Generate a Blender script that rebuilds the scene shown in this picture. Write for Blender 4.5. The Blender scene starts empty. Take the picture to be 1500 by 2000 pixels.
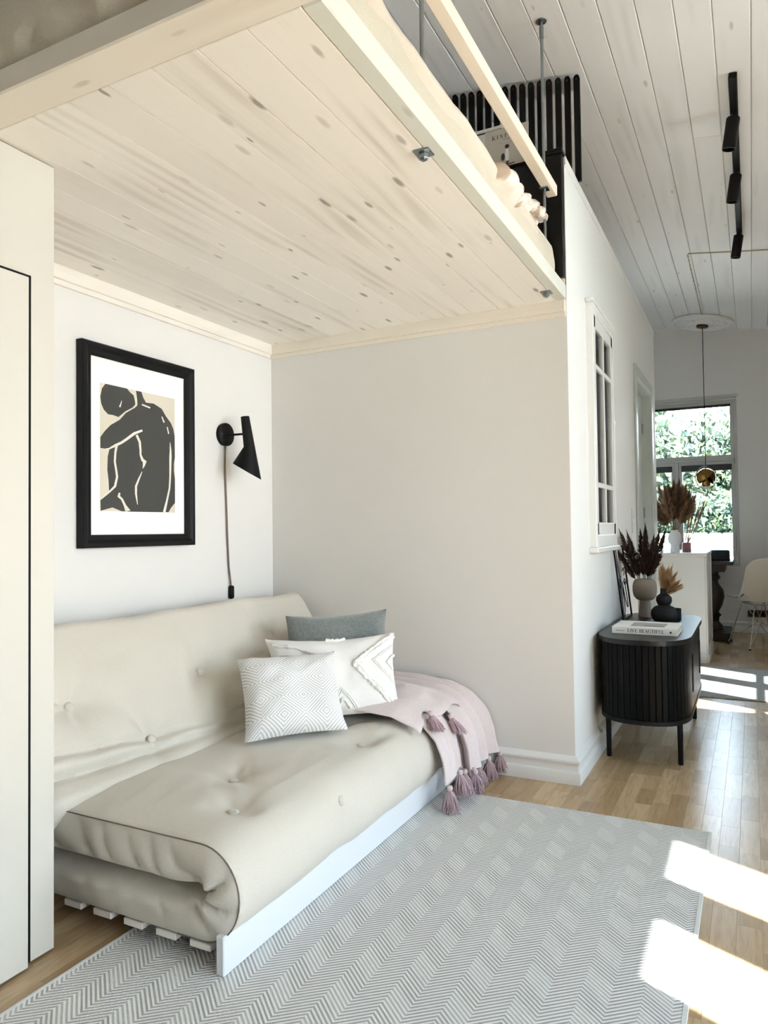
import bpy, bmesh, math, random
from mathutils import Vector, Matrix, noise
from mathutils.geometry import tessellate_polygon
random.seed(7)
PI = math.pi
SC = bpy.context.scene
COL = SC.collection

# ------------------------------------------------------------------ camera
cam = bpy.data.cameras.new('camera')
cam.sensor_fit = 'HORIZONTAL'; cam.sensor_width = 36.0
cam.lens = 36.0 * 1403.94 / 1500.0
cam.clip_start = 0.02; cam.clip_end = 200
cam_ob = bpy.data.objects.new('camera', cam); COL.objects.link(cam_ob)
def cam_matrix(yaw, pitch, roll, loc):
    fwd = Vector((-math.sin(yaw)*math.cos(pitch), math.cos(yaw)*math.cos(pitch), math.sin(pitch)))
    right = Vector((math.cos(yaw), math.sin(yaw), 0)); up = right.cross(fwd)
    r = right*math.cos(roll) + up*math.sin(roll); u = up*math.cos(roll) - right*math.sin(roll)
    m = Matrix((r, u, -fwd)).transposed().to_4x4(); m.translation = Vector(loc)
    return m
cam_ob.matrix_world = cam_matrix(0.472978, 0.0269117, -0.0121601, (0, 0, 1.08))
SC.camera = cam_ob

# ------------------------------------------------------------------ light, sky, exposure
SUN_EL = math.radians(39.2); SUN_H = Vector((1, -0.48, 0)).normalized()
SUN_DIR = Vector((SUN_H.x*math.cos(SUN_EL), SUN_H.y*math.cos(SUN_EL), math.sin(SUN_EL)))
SUN_STRENGTH = 9.0; SKY_STRENGTH = 2.5
sun = bpy.data.lights.new('sun', 'SUN'); sun.energy = SUN_STRENGTH; sun.angle = math.radians(0.6)
sun.color = (1.0, 0.975, 0.975)
sun_ob = bpy.data.objects.new('sun', sun); COL.objects.link(sun_ob)
sun_ob.rotation_euler = SUN_DIR.to_track_quat('Z', 'Y').to_euler(); sun_ob.location = (6, -3, 8)
world = bpy.data.worlds.new('sky'); SC.world = world; world.use_nodes = True
wt = world.node_tree; wt.nodes.clear()
w_out = wt.nodes.new('ShaderNodeOutputWorld'); w_bg = wt.nodes.new('ShaderNodeBackground')
w_tc = wt.nodes.new('ShaderNodeTexCoord'); w_sep = wt.nodes.new('ShaderNodeSeparateXYZ')
w_ramp = wt.nodes.new('ShaderNodeValToRGB')
w_ramp.color_ramp.elements[0].position = 0.0; w_ramp.color_ramp.elements[0].color = (0.96, 0.97, 1.0, 1)
w_ramp.color_ramp.elements[1].position = 0.5; w_ramp.color_ramp.elements[1].color = (0.50, 0.74, 1.0, 1)
wt.links.new(w_tc.outputs['Generated'], w_sep.inputs[0]); wt.links.new(w_sep.outputs['Z'], w_ramp.inputs[0])
wt.links.new(w_ramp.outputs[0], w_bg.inputs[0]); w_bg.inputs[1].default_value = SKY_STRENGTH
wt.links.new(w_bg.outputs[0], w_out.inputs[0])
SC.view_settings.view_transform = 'Standard'; SC.view_settings.look = 'None'
SC.view_settings.gamma = 1.0; SC.view_settings.use_curve_mapping = False
SC.view_settings.exposure = 3.08
SC.cycles.use_denoising = True
SC.cycles.max_bounces = 7; SC.cycles.diffuse_bounces = 5; SC.cycles.glossy_bounces = 3
SC.cycles.use_adaptive_sampling = True; SC.cycles.adaptive_threshold = 0.045; SC.cycles.adaptive_min_samples = 20
SC.cycles.transparent_max_bounces = 6; SC.cycles.sample_clamp_indirect = 6.0
SC.cycles.caustics_reflective = False; SC.cycles.caustics_refractive = False
def portal(loc, rot, sx, sy):
    l = bpy.data.lights.new('window_portal', 'AREA'); l.shape = 'RECTANGLE'; l.size = sx; l.size_y = sy
    l.cycles.is_portal = True
    o = bpy.data.objects.new('window_portal', l); COL.objects.link(o); o.location = loc; o.rotation_euler = rot

# ------------------------------------------------------------------ dimensions
XW = -2.25; YN = 3.105; XP = -0.69; YE = 6.26; ZP = 2.695; YF = 8.256; XRI = 1.97; XRO = 2.05; YB = -2.6
LZ = 2.067; CZ0 = 3.1195; CS = -0.13524
def ceil_z(x): return CZ0 + CS*x

# ------------------------------------------------------------------ mesh helpers
class MB:
    def __init__(s): s.v = []; s.f = []
    def add(s, vs, fs):
        n = len(s.v); s.v += [Vector(p) for p in vs]; s.f += [tuple(i+n for i in f) for f in fs]; return s
    def box(s, x0, x1, y0, y1, z0, z1, b=0.0):
        c = ((x0+x1)/2, (y0+y1)/2, (z0+z1)/2)
        return s.obox(c, (1,0,0), (0,1,0), (0,0,1), abs(x1-x0)/2, abs(y1-y0)/2, abs(z1-z0)/2, b)
    def obox(s, c, ax, ay, az, hx, hy, hz, b=0.0):
        c = Vector(c); ax, ay, az = Vector(ax), Vector(ay), Vector(az)
        P = lambda x, y, z: c + ax*x + ay*y + az*z
        if b <= 0:
            vs = [P(i*hx, j*hy, k*hz) for i in (-1,1) for j in (-1,1) for k in (-1,1)]
            return s.add(vs, [(0,1,3,2),(4,6,7,5),(0,4,5,1),(2,3,7,6),(0,2,6,4),(1,5,7,3)])
        b = min(b, hx*.9, hy*.9, hz*.9)
        idx = {}; vs = []
        for i in (-1,1):
            for j in (-1,1):
                for k in (-1,1):
                    for a in range(3):
                        d = [hx-b, hy-b, hz-b]; d[a] += b
                        idx[(i,j,k,a)] = len(vs); vs.append(P(i*d[0], j*d[1], k*d[2]))
        fs = []
        for sg in (-1,1):
            for a in range(3):
                q = []
                for (m,n) in ((-1,-1),(1,-1),(1,1),(-1,1)):
                    t = [0,0,0]; t[a] = sg; t[(a+1)%3] = m*sg; t[(a+2)%3] = n
                    q.append(idx[(t[0],t[1],t[2],a)])
                fs.append(tuple(q))
        for a in range(3):
            o1, o2 = (a+1)%3, (a+2)%3
            for m in (-1,1):
                for n in (-1,1):
                    def V(e, w):
                        t = [0,0,0]; t[a] = e; t[o1] = m; t[o2] = n; return idx[(t[0],t[1],t[2],w)]
                    q = (V(-1,o1), V(1,o1), V(1,o2), V(-1,o2))
                    fs.append(q if m*n < 0 else q[::-1])
        for i in (-1,1):
            for j in (-1,1):
                for k in (-1,1):
                    t = tuple(idx[(i,j,k,a)] for a in range(3))
                    fs.append(t if i*j*k > 0 else t[::-1])
        return s.add(vs, fs)
    def tube(s, pts, r, n=8, cap=True):
        pts = [Vector(p) for p in pts]; R = r if isinstance(r, (list, tuple)) else [r]*len(pts)
        vs = []; u = None
        for i, p in enumerate(pts):
            t = (pts[min(i+1, len(pts)-1)] - pts[max(i-1, 0)]).normalized()
            if u is None:
                u = t.orthogonal().normalized()
            else:
                u = (u - t*u.dot(t)); u = u.normalized() if u.length > 1e-6 else t.orthogonal().normalized()
            w = t.cross(u)
            for k in range(n):
                a = 2*PI*k/n; vs.append(p + (u*math.cos(a) + w*math.sin(a))*R[i])
        fs = []
        for i in range(len(pts)-1):
            for k in range(n):
                fs.append((i*n+k, i*n+(k+1)%n, (i+1)*n+(k+1)%n, (i+1)*n+k))
        if cap: fs += [tuple(range(n))[::-1], tuple((len(pts)-1)*n+k for k in range(n))]
        return s.add(vs, fs)
    def lathe(s, prof, c=(0,0,0), n=24, axis='Z', M=None):
        vs = []
        for (r, z) in prof:
            for k in range(n):
                a = 2*PI*k/n; p = Vector((r*math.cos(a), r*math.sin(a), z))
                if M is not None: p = M @ p
                elif axis == 'X': p = Vector((p.z, p.x, p.y))
                elif axis == 'Y': p = Vector((p.x, p.z, -p.y)); p.y = z
                vs.append(Vector(c) + p)
        fs = []
        for i in range(len(prof)-1):
            for k in range(n):
                fs.append((i*n+k, i*n+(k+1)%n, (i+1)*n+(k+1)%n, (i+1)*n+k))
        fs += [tuple(range(n))[::-1], tuple((len(prof)-1)*n+k for k in range(n))]
        return s.add(vs, fs)
    def grid(s, fn, nu, nv, cu=False, cv=False):
        vs = []; 
        for i in range(nu):
            for j in range(nv):
                vs.append(fn(i/(nu if cu else nu-1), j/(nv if cv else nv-1)))
        fs = []
        for i in range(nu if cu else nu-1):
            for j in range(nv if cv else nv-1):
                i2, j2 = (i+1) % nu, (j+1) % nv
                fs.append((i*nv+j, i2*nv+j, i2*nv+j2, i*nv+j2))
        return s.add(vs, fs)
    def prism(s, poly, fn, d0, d1):
        n = len(poly)
        vs = [fn(p[0], p[1], d0) for p in poly] + [fn(p[0], p[1], d1) for p in poly]
        tri = tessellate_polygon([[Vector((p[0], p[1], 0)) for p in poly]])
        fs = [tuple(t) for t in tri] + [tuple(i+n for i in t[::-1]) for t in tri]
        fs += [(i, (i+1) % n, (i+1) % n + n, i+n) for i in range(n)]
        return s.add(vs, fs)
    def mesh(s, name, off=Vector((0,0,0)), smooth=None):
        me = bpy.data.meshes.new(name)
        me.from_pydata([tuple(p-off) for p in s.v], [], s.f)
        bm = bmesh.new(); bm.from_mesh(me); bmesh.ops.recalc_face_normals(bm, faces=bm.faces); bm.to_mesh(me); bm.free()
        if smooth:
            me.shade_smooth(); me.set_sharp_from_angle(angle=math.radians(smooth))
        return me

WORLD_LOC = {}
def put(name, mb, mat, parent=None, smooth=None, label=None, recalc=True):
    xs = [p.x for p in mb.v]; ys = [p.y for p in mb.v]; zs = [p.z for p in mb.v]
    o_w = Vector(((min(xs)+max(xs))/2, (min(ys)+max(ys))/2, min(zs)))
    me = mb.mesh(name, o_w, smooth); me.materials.append(mat)
    o = bpy.data.objects.new(name, me); COL.objects.link(o)
    if parent is not None:
        o.parent = parent; o.location = o_w - WORLD_LOC[parent.name]
    else: o.location = o_w
    WORLD_LOC[o.name] = o_w
    if label: o['label'] = label
    return o
def tag(o, label, cat, group=None):
    o['label'] = label; o['category'] = cat
    if group: o['group'] = group
    return o
def struct(o): o['kind'] = 'structure'; return o
def thing(name, loc, label, cat, group=None):
    o = bpy.data.objects.new(name, None); COL.objects.link(o); o.location = loc; o.empty_display_size = .05
    WORLD_LOC[o.name] = Vector(loc); return tag(o, label, cat, group)
def shell(name, loc):
    o = bpy.data.objects.new(name, None); COL.objects.link(o); o.location = loc; o.empty_display_size = .05
    WORLD_LOC[o.name] = Vector(loc); return struct(o)

# ------------------------------------------------------------------ materials
def lin(r, g, b):
    f = lambda c: (c/12.92 if c <= 0.04045 else ((c+0.055)/1.055)**2.4)
    return (f(r/255), f(g/255), f(b/255), 1.0)
class NT:
    def __init__(s, name):
        s.m = bpy.data.materials.new(name); s.m.use_nodes = True; s.t = s.m.node_tree
        s.b = s.t.nodes['Principled BSDF']
    def n(s, typ, **kw):
        x = s.t.nodes.new(typ)
        for k, v in kw.items(): setattr(x, k, v)
        return x
    def set(s, sock, v):
        if isinstance(v, bpy.types.NodeSocket): s.t.links.new(v, sock)
        elif v is not None: sock.default_value = v
    def math(s, op, a, b=None, c=None, clamp=False):
        x = s.n('ShaderNodeMath', operation=op); x.use_clamp = clamp
        s.set(x.inputs[0], a)
        if b is not None: s.set(x.inputs[1], b)
        if c is not None: s.set(x.inputs[2], c)
        return x.outputs[0]
    def mix(s, f, a, b, typ='MIX'):
        x = s.n('ShaderNodeMix', data_type='RGBA', blend_type=typ); x.clamp_factor = True
        s.set(x.inputs[0], f); s.set(x.inputs[6], a); s.set(x.inputs[7], b); return x.outputs[2]
    def vmul(s, v, k):
        x = s.n('ShaderNodeVectorMath', operation='MULTIPLY'); s.set(x.inputs[0], v); x.inputs[1].default_value = k; return x.outputs[0]
    def vadd(s, v, k):
        x = s.n('ShaderNodeVectorMath', operation='ADD'); s.set(x.inputs[0], v); s.set(x.inputs[1], k); return x.outputs[0]
    def obj(s): return s.n('ShaderNodeTexCoord').outputs['Object']
    def noise(s, v, scale, detail=3.0, rough=.55, dist=0.0):
        x = s.n('ShaderNodeTexNoise'); s.set(x.inputs['Vector'], v); x.inputs['Scale'].default_value = scale
        x.inputs['Detail'].default_value = detail; x.inputs['Roughness'].default_value = rough; x.inputs['Distortion'].default_value = dist
        return x.outputs[0]
    def ramp(s, f, stops):
        x = s.n('ShaderNodeValToRGB'); e = x.color_ramp.elements
        while len(e) < len(stops): e.new(0.5)
        for el, (p, c) in zip(e, stops): el.position = p; el.color = c if len(c) == 4 else (*c, 1)
        s.set(x.inputs[0], f); return x.outputs[0]
    def smooth(s, x, lo, hi):
        r = s.n('ShaderNodeMapRange', interpolation_type='SMOOTHSTEP'); s.set(r.inputs[0], x)
        r.inputs[1].default_value = lo; r.inputs[2].default_value = hi; return r.outputs[0]
    def bump(s, h, strength=.3, dist=.002):
        x = s.n('ShaderNodeBump'); x.inputs['Strength'].default_value = strength; x.inputs['Distance'].default_value = dist
        s.set(x.inputs['Height'], h); s.t.links.new(x.outputs[0], s.b.inputs['Normal'])
    def base(s, c, rough=.5, metal=0.0, spec=None):
        s.set(s.b.inputs['Base Color'], c); s.set(s.b.inputs['Roughness'], rough); s.b.inputs['Metallic'].default_value = metal
        if spec is not None: s.b.inputs['Specular IOR Level'].default_value = spec
        return s.m
def plain(name, rgb, rough=.5, metal=0.0, spec=None, bump=None):
    t = NT(name); 
    if bump:
        t.bump(t.noise(t.obj(), bump[0], 3), bump[1], bump[2])
    return t.base(lin(*rgb), rough, metal, spec)
def paint(name, rgb, rough=.6):
    t = NT(name); v = t.obj()
    f = t.noise(v, 1.3, 2); c = lin(*rgb); c2 = tuple(x*.95 for x in c[:3])+(1,)
    t.bump(t.noise(v, 260, 2), .05, .0006)
    return t.base(t.mix(t.math('MULTIPLY', f, .5), c, c2), rough, 0, .3)
def wood(name, light, dark, knot, rough=.55, along='Y', gs=1.0, grain=.6, knots=1.0, kden=.55, spec=.35):
    """pale planed boards: streaky grain along one axis, cathedral bands and scattered knots"""
    t = NT(name); v = t.obj()
    rnd = t.n('ShaderNodeObjectInfo').outputs['Random']
    cmb = t.n('ShaderNodeCombineXYZ')
    t.set(cmb.inputs[0], t.math('MULTIPLY', rnd, 17.3)); t.set(cmb.inputs[1], t.math('MULTIPLY', rnd, 41.7)); t.set(cmb.inputs[2], t.math('MULTIPLY', rnd, 7.1))
    v = t.vadd(v, cmb.outputs[0])
    k = {'X': (.045, 1, 1), 'Y': (1, .045, 1), 'Z': (1, 1, .045)}[along]
    kk = {'X': (.30, 1, 1), 'Y': (1, .30, 1), 'Z': (1, 1, .30)}[along]
    vs = t.vmul(v, k)
    g1 = t.noise(vs, 90*gs, 4, .6, .3)
    g2 = t.noise(vs, 22*gs, 3, .5, 1.2)
    bands = t.n('ShaderNodeTexWave', wave_type='BANDS', bands_direction={'X':'Y','Y':'X','Z':'X'}[along])
    t.set(bands.inputs['Vector'], t.vmul(v, {'X': (.10, 1, 1), 'Y': (1, .10, 1), 'Z': (1, 1, .10)}[along])); bands.inputs['Scale'].default_value = 7*gs; bands.inputs['Distortion'].default_value = 14
    bands.inputs['Detail'].default_value = 3; bands.inputs['Detail Scale'].default_value = .55
    patch = t.smooth(t.noise(t.vmul(v, {'X': (.25, 1, 1), 'Y': (1, .25, 1), 'Z': (1, 1, .25)}[along]), 5.5, 1), .45, .7)
    f = t.math('MULTIPLY_ADD', g1, .40, t.math('MULTIPLY', t.math('MULTIPLY', bands.outputs[0], patch), .45))
    f = t.math('MULTIPLY_ADD', g2, .45, f)
    f = t.smooth(f, .38, 1.15)
    tone = t.math('MULTIPLY_ADD', rnd, .35, -.12)
    f = t.math('ADD', t.math('MULTIPLY', f, grain), tone, clamp=True)
    c = t.mix(f, lin(*light), lin(*dark))
    vo = t.n('ShaderNodeTexVoronoi', feature='F1', voronoi_dimensions='2D'); t.set(vo.inputs['Vector'], t.vmul(v, kk)); vo.inputs['Scale'].default_value = 10.5
    sep = t.n('ShaderNodeSeparateColor'); t.set(sep.inputs[0], vo.outputs['Color'])
    rad = t.math('MULTIPLY_ADD', sep.outputs[1], .085, .028)
    wob = t.math('MULTIPLY_ADD', t.noise(v, 60, 1), .03, -.015)
    q = t.math('DIVIDE', t.math('ADD', vo.outputs['Distance'], wob), rad)
    kn = t.math('SUBTRACT', 1.0, t.smooth(q, .45, 1.25))
    sel = t.math('LESS_THAN', sep.outputs[0], kden)
    nz = t.n('ShaderNodeSeparateXYZ'); t.set(nz.inputs[0], t.n('ShaderNodeNewGeometry').outputs['Normal'])
    flat_ = t.math('GREATER_THAN', t.math('ABSOLUTE', nz.outputs[2]), .6)
    kn = t.math('MULTIPLY', t.math('MULTIPLY', t.math('MULTIPLY', kn, sel), flat_), t.math('MULTIPLY_ADD', sep.outputs[2], knots*.75, knots*.2))
    c = t.mix(kn, c, lin(*knot))
    t.bump(g1, .08, .0008)
    return t.base(c, rough, 0, spec)
def fabric(name, rgb, var=.12, scale=420, bump=.25, rough=.92, sheen=.2, c2=None):
    t = NT(name); v = t.obj()
    f = t.noise(v, scale, 2, .6); f2 = t.noise(v, 6, 3)
    a = lin(*rgb); b = lin(*c2) if c2 else tuple(x*(1-var*2.2) for x in a[:3])+(1,)
    c = t.mix(t.smooth(f, .3, .75), a, b)
    c = t.mix(t.math('MULTIPLY', f2, .25), c, tuple(x*.86 for x in a[:3])+(1,))
    t.bump(f, bump, .0012)
    m = t.base(c, rough, 0, .15); t.b.inputs['Sheen Weight'].default_value = sheen; return m

M = {}
M['wall'] = paint('greige_wall_paint', (226, 224, 220))
M['wallwhite'] = paint('white_wall_paint', (232, 233, 230))
M['white'] = paint('white_trim_paint', (232, 233, 230), .38)
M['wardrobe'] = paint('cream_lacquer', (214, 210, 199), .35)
M['door'] = paint('grey_green_paint', (196, 204, 200), .35)
M['ceil'] = wood('whitewashed_ceiling_boards', (246, 246, 246), (224, 222, 220), (178, 170, 162), .6, 'Y', .7, .5, .6, .25)
M['groove'] = plain('ceiling_backing', (205, 202, 196), .8)
M['loft'] = wood('whitewashed_pine', (244, 239, 231), (208, 199, 186), (122, 114, 104), .5, 'Y', .8, .85, .85, .62)
M['loftx'] = wood('whitewashed_pine_cross', (236, 229, 216), (212, 202, 186), (150, 142, 130), .5, 'X', .8, .55, .7, .35)
M['rail'] = wood('raw_pine_rail', (248, 238, 222), (232, 214, 190), (200, 174, 142), .5, 'Y', .8, .6, .5, .2)
M['greyplank'] = wood('grey_white_plank', (222, 224, 226), (196, 198, 200), (130, 130, 132), .5, 'Y', .8, .45, .9, .35)
M['black'] = plain('black_lacquer', (11, 11, 12), .45, 0, .3)
M['blackmat'] = plain('black_matt_metal', (8, 8, 9), .55, 0, .25)
M['blackwood'] = wood('black_stained_wood', (8, 8, 9), (5, 5, 6), (8, 8, 8), .40, 'Y', 1.2, .8, 0, 0, .14)
M['steel'] = plain('galvanised_steel', (150, 158, 160), .35, 1.0)
M['chrome'] = plain('chrome_wire', (205, 205, 205), .15, 1.0)
M['brass'] = plain('brass', (150, 118, 62), .22, 1.0)
M['darkbrass'] = plain('dark_brass', (96, 78, 46), .3, 1.0)
M['futon'] = fabric('cream_melange_canvas', (214, 208, 195), .07, 520, .22)
M['seam'] = plain('dark_piping', (120, 112, 100), .9)
M['velvet'] = fabric('grey_green_velvet', (126, 133, 131), .12, 90, .15, .85, .6)
M['offwhite'] = fabric('off_white_cotton', (235, 233, 229), .04, 380, .3)
M['tuft'] = fabric('tufted_cotton', (240, 238, 233), .05, 150, .6)
M['pink'] = fabric('dusty_pink_wool', (224, 211, 209), .08, 300, .3, .95, .3)
M['tassel'] = fabric('mauve_yarn', (196, 170, 175), .14, 200, .2, .95, .3)
M['bead'] = plain('pale_knot', (205, 186, 186), .8)
M['linen'] = fabric('washed_linen', (216, 206, 190), .06, 420, .25)
M['mattress'] = fabric('mattress_ticking', (212, 203, 184), .06, 300, .25)
M['paper'] = plain('paper_white', (240, 239, 234), .7)
M['mat'] = plain('white_passepartout', (244, 244, 243), .6)
M['print_bg'] = plain('print_beige', (214, 206, 190), .7)
M['print_ink'] = plain('print_charcoal', (66, 66, 63), .7)
M['print_line'] = plain('print_cream', (226, 222, 208), .7)
M['cord'] = plain('brown_cord', (120, 104, 90), .7)
M['taupe'] = plain('taupe_stoneware', (150, 137, 122), .75, 0, .3, (60, .2, .002))
M['whitevase'] = plain('white_ceramic', (222, 220, 218), .55)
M['blackvase'] = plain('black_ceramic', (14, 14, 15), .7)
M['pampas_dark'] = plain('dark_brown_plume', (84, 66, 54), .95)
M['pampas_mid'] = plain('brown_plume', (124, 98, 76), .95)
M['pampas_tan'] = plain('tan_plume', (164, 136, 108), .95)
M['pampas_cream'] = plain('straw_plume', (214, 186, 148), .95)
M['stalk'] = plain('dry_stalk', (120, 104, 62), .9)
M['glasspink'] = plain('rose_glass', (150, 96, 98), .12)
M['shellwhite'] = plain('white_plastic_shell', (226, 223, 212), .4)
M['darkwood'] = wood('dark_stained_oak', (52, 42, 34), (32, 26, 22), (20, 16, 14), .4, 'X', 1, .8, 0, 0)
M['darkgrey'] = plain('anthracite_plastic', (54, 56, 56), .5)
M['plaster'] = plain('white_plaster', (240, 239, 236), .7, 0, .3, (40, .3, .004))
M['winframe'] = paint('grey_white_window_paint', (200, 200, 196), .4)
M['greyrug'] = fabric('grey_flatweave', (170, 170, 168), .2, 120, .5)
M['binding'] = fabric('pale_binding', (226, 226, 222), .05, 200, .3)
M['grey_print'] = plain('grey_print', (150, 150, 148), .7)
M['brown_print'] = plain('brown_print', (92, 72, 52), .7)
M['bark'] = plain('tree_bark', (88, 74, 60), .9)
M['stone'] = paint('limewashed_stone', (226, 220, 208), .9)
M['grass'] = plain('garden_gravel', (62, 60, 54), .95)
def leaf_mat():
    t = NT('green_leaves'); r = t.n('ShaderNodeNewGeometry').outputs['Random Per Island']
    c = t.ramp(r, [(0, lin(34, 50, 38)), (.6, lin(58, 78, 54)), (1, lin(98, 110, 66))])
    t.base(c, .6); t.b.inputs['Subsurface Weight'].default_value = 0
    return t.m
M['leaf'] = leaf_mat()
def glass_mat():
    m = bpy.data.materials.new('window_glass'); m.use_nodes = True; t = m.node_tree; t.nodes.clear()
    o = t.nodes.new('ShaderNodeOutputMaterial'); tr = t.nodes.new('ShaderNodeBsdfTransparent'); gl = t.nodes.new('ShaderNodeBsdfGlossy')
    mx = t.nodes.new('ShaderNodeMixShader'); lw = t.nodes.new('ShaderNodeFresnel'); lw.inputs[0].default_value = 1.35
    tr.inputs[0].default_value = (.97, .985, .98, 1); gl.inputs['Roughness'].default_value = .02
    t.links.new(lw.outputs[0], mx.inputs[0]); t.links.new(tr.outputs[0], mx.inputs[1]); t.links.new(gl.outputs[0], mx.inputs[2])
    t.links.new(mx.outputs[0], o.inputs[0]); return m
M['glass'] = glass_mat()
def parquet_mat():
    t = NT('oak_parquet'); v = t.obj()
    geo = t.n('ShaderNodeNewGeometry').outputs['Random Per Island']; inf = t.n('ShaderNodeObjectInfo').outputs['Random']
    r = t.math('FRACT', t.math('ADD', t.math('MULTIPLY', geo, 3.7), t.math('MULTIPLY', inf, 5.3)))
    cmb = t.n('ShaderNodeCombineXYZ'); t.set(cmb.inputs[0], t.math('MULTIPLY', r, 31.0)); t.set(cmb.inputs[1], t.math('MULTIPLY', r, 57.0))
    v = t.vadd(v, cmb.outputs[0]); vs = t.vmul(v, (1, .10, 1))
    g = t.noise(vs, 120, 3, .6, .4); b = t.noise(vs, 26, 2, .5, 2.2)
    f = t.math('MULTIPLY_ADD', b, .55, t.math('MULTIPLY', g, .45))
    c = t.ramp(r, [(0, lin(176, 147, 110)), (.5, lin(190, 162, 124)), (1, lin(206, 180, 143))])
    c = t.mix(t.math('MULTIPLY', t.smooth(f, .4, .75), .55), c, lin(148, 118, 84))
    t.bump(g, .05, .0005)
    return t.base(c, .27, 0, .5)
M['parquet'] = parquet_mat()
def rug_mat():
    t = NT('herringbone_flatweave'); sep = t.n('ShaderNodeSeparateXYZ'); t.set(sep.inputs[0], t.obj())
    x, y = sep.outputs[0], sep.outputs[1]
    CW = .066; PER = .0135
    ci = t.math('FLOOR', t.math('DIVIDE', x, CW)); par = t.math('FLOORED_MODULO', ci, 2.0)
    sgn = t.math('MULTIPLY_ADD', par, 2.0, -1.0)
    xi = t.math('SUBTRACT', x, t.math('MULTIPLY', ci, CW))
    d = t.math('DIVIDE', t.math('ADD', y, t.math('MULTIPLY', t.math('MULTIPLY', xi, sgn), .85)), PER)
    st = t.math('PINGPONG', d, .5)                         # 0 .. .5
    st = t.smooth(st, .12, .36)
    wob = t.noise(t.obj(), 9.0, 2)
    # woven picks across every stripe
    picks = t.math('PINGPONG', t.math('DIVIDE', t.math('SUBTRACT', x, t.math('MULTIPLY', y, sgn)), .0052), .5)
    picks = t.smooth(picks, .05, .4)
    # alternating denser and paler blocks inside every other column
    blk = t.math('PINGPONG', t.math('ADD', t.math('DIVIDE', t.math('ADD', y, t.math('MULTIPLY', xi, sgn)), .15), t.math('MULTIPLY', ci, .37)), .5)
    blk = t.math('MULTIPLY', t.smooth(blk, .22, .28), par)
    dark = t.mix(blk, lin(164, 162, 158), lin(196, 194, 190))
    dark = t.mix(t.math('MULTIPLY', picks, .35), dark, lin(212, 211, 208))
    c = t.mix(st, dark, lin(247, 246, 243))
    c = t.mix(t.math('MULTIPLY', wob, .25), c, lin(214, 213, 210))
    t.bump(t.math('MULTIPLY_ADD', picks, .35, st), .6, .003)
    return t.base(c, .9, 0, .15)
M['rug'] = rug_mat()
def diamond_mat():
    t = NT('diamond_weave_cotton'); uv = t.n('ShaderNodeUVMap').outputs[0]; sep = t.n('ShaderNodeSeparateXYZ'); t.set(sep.inputs[0], uv)
    a = t.math('PINGPONG', t.math('MULTIPLY_ADD', sep.outputs[0], 2.3, .2), .5); b = t.math('PINGPONG', t.math('MULTIPLY_ADD', sep.outputs[1], 2.3, .1), .5)
    s = t.math('PINGPONG', t.math('MULTIPLY', t.math('ADD', a, b), 11.5), .5)
    s = t.smooth(s, .18, .36)
    c = t.mix(s, lin(204, 204, 203), lin(244, 243, 241))
    t.bump(s, .35, .002)
    return t.base(c, .92, 0, .15)
M['diamond'] = diamond_mat()
def printed_linen():
    t = NT('printed_linen'); v = t.obj(); n1 = t.noise(v, 9, 2, .5, .6)
    c = t.mix(t.smooth(n1, .56, .64), lin(228, 220, 208), lin(178, 158, 138))
    t.bump(t.noise(v, 400, 2), .2, .001); return t.base(c, .92, 0, .15)
M['printlinen'] = printed_linen()

# ------------------------------------------------------------------ structure: floor
floor = struct(put('floor', MB().box(-2.4, 2.2, YB-.1, 8.45, -.12, -.012), M['parquet']))
STRIP = .0625; LENS = (.18, .22, .26, .31)
plank_me = []
for L in LENS:
    me = MB().box(-STRIP/2+.00015, STRIP/2-.00015, -L/2+.00015, L/2-.00015, -.012, 0, .0004).mesh('plank'); me.materials.append(M['parquet']); plank_me.append(me)
cells = []
x = -2.25; rr = random.Random(3)
while x < 1.97:
    y = YB - rr.random()*.3
    while y < 8.25:
        q = rr.randrange(4); cells.append((x+STRIP/2, y+LENS[q]/2, q)); y += LENS[q]
    x += STRIP
def plank_rank(cq):
    x, y, q = cq
    if y < 0.9 or x < -1.75: return 99
    # in view, not under the rug or the partition
    if -1.53 < x < -.14 and y < 2.78: return 60 + y
    if x < -.72 and y > 1.6: return 70 + y
    if x > .18 - .0*y: return 80 + y
    return math.hypot(x, y)
cells.sort(key=plank_rank)
for (x, y, q) in cells[:300]:
    o = bpy.data.objects.new('plank', plank_me[q]); COL.objects.link(o); o.parent = floor; o.location = Vector((x, y, 0)) - WORLD_LOC[floor.name]
rest = MB()
for (x, y, q) in cells[300:]:
    rest.box(x-STRIP/2+.00015, x+STRIP/2-.00015, y-LENS[q]/2+.00015, y+LENS[q]/2-.00015, -.012, 0)
ro = put('parquet_field', rest, M['parquet'], floor); ro['kind'] = 'stuff'

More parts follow.
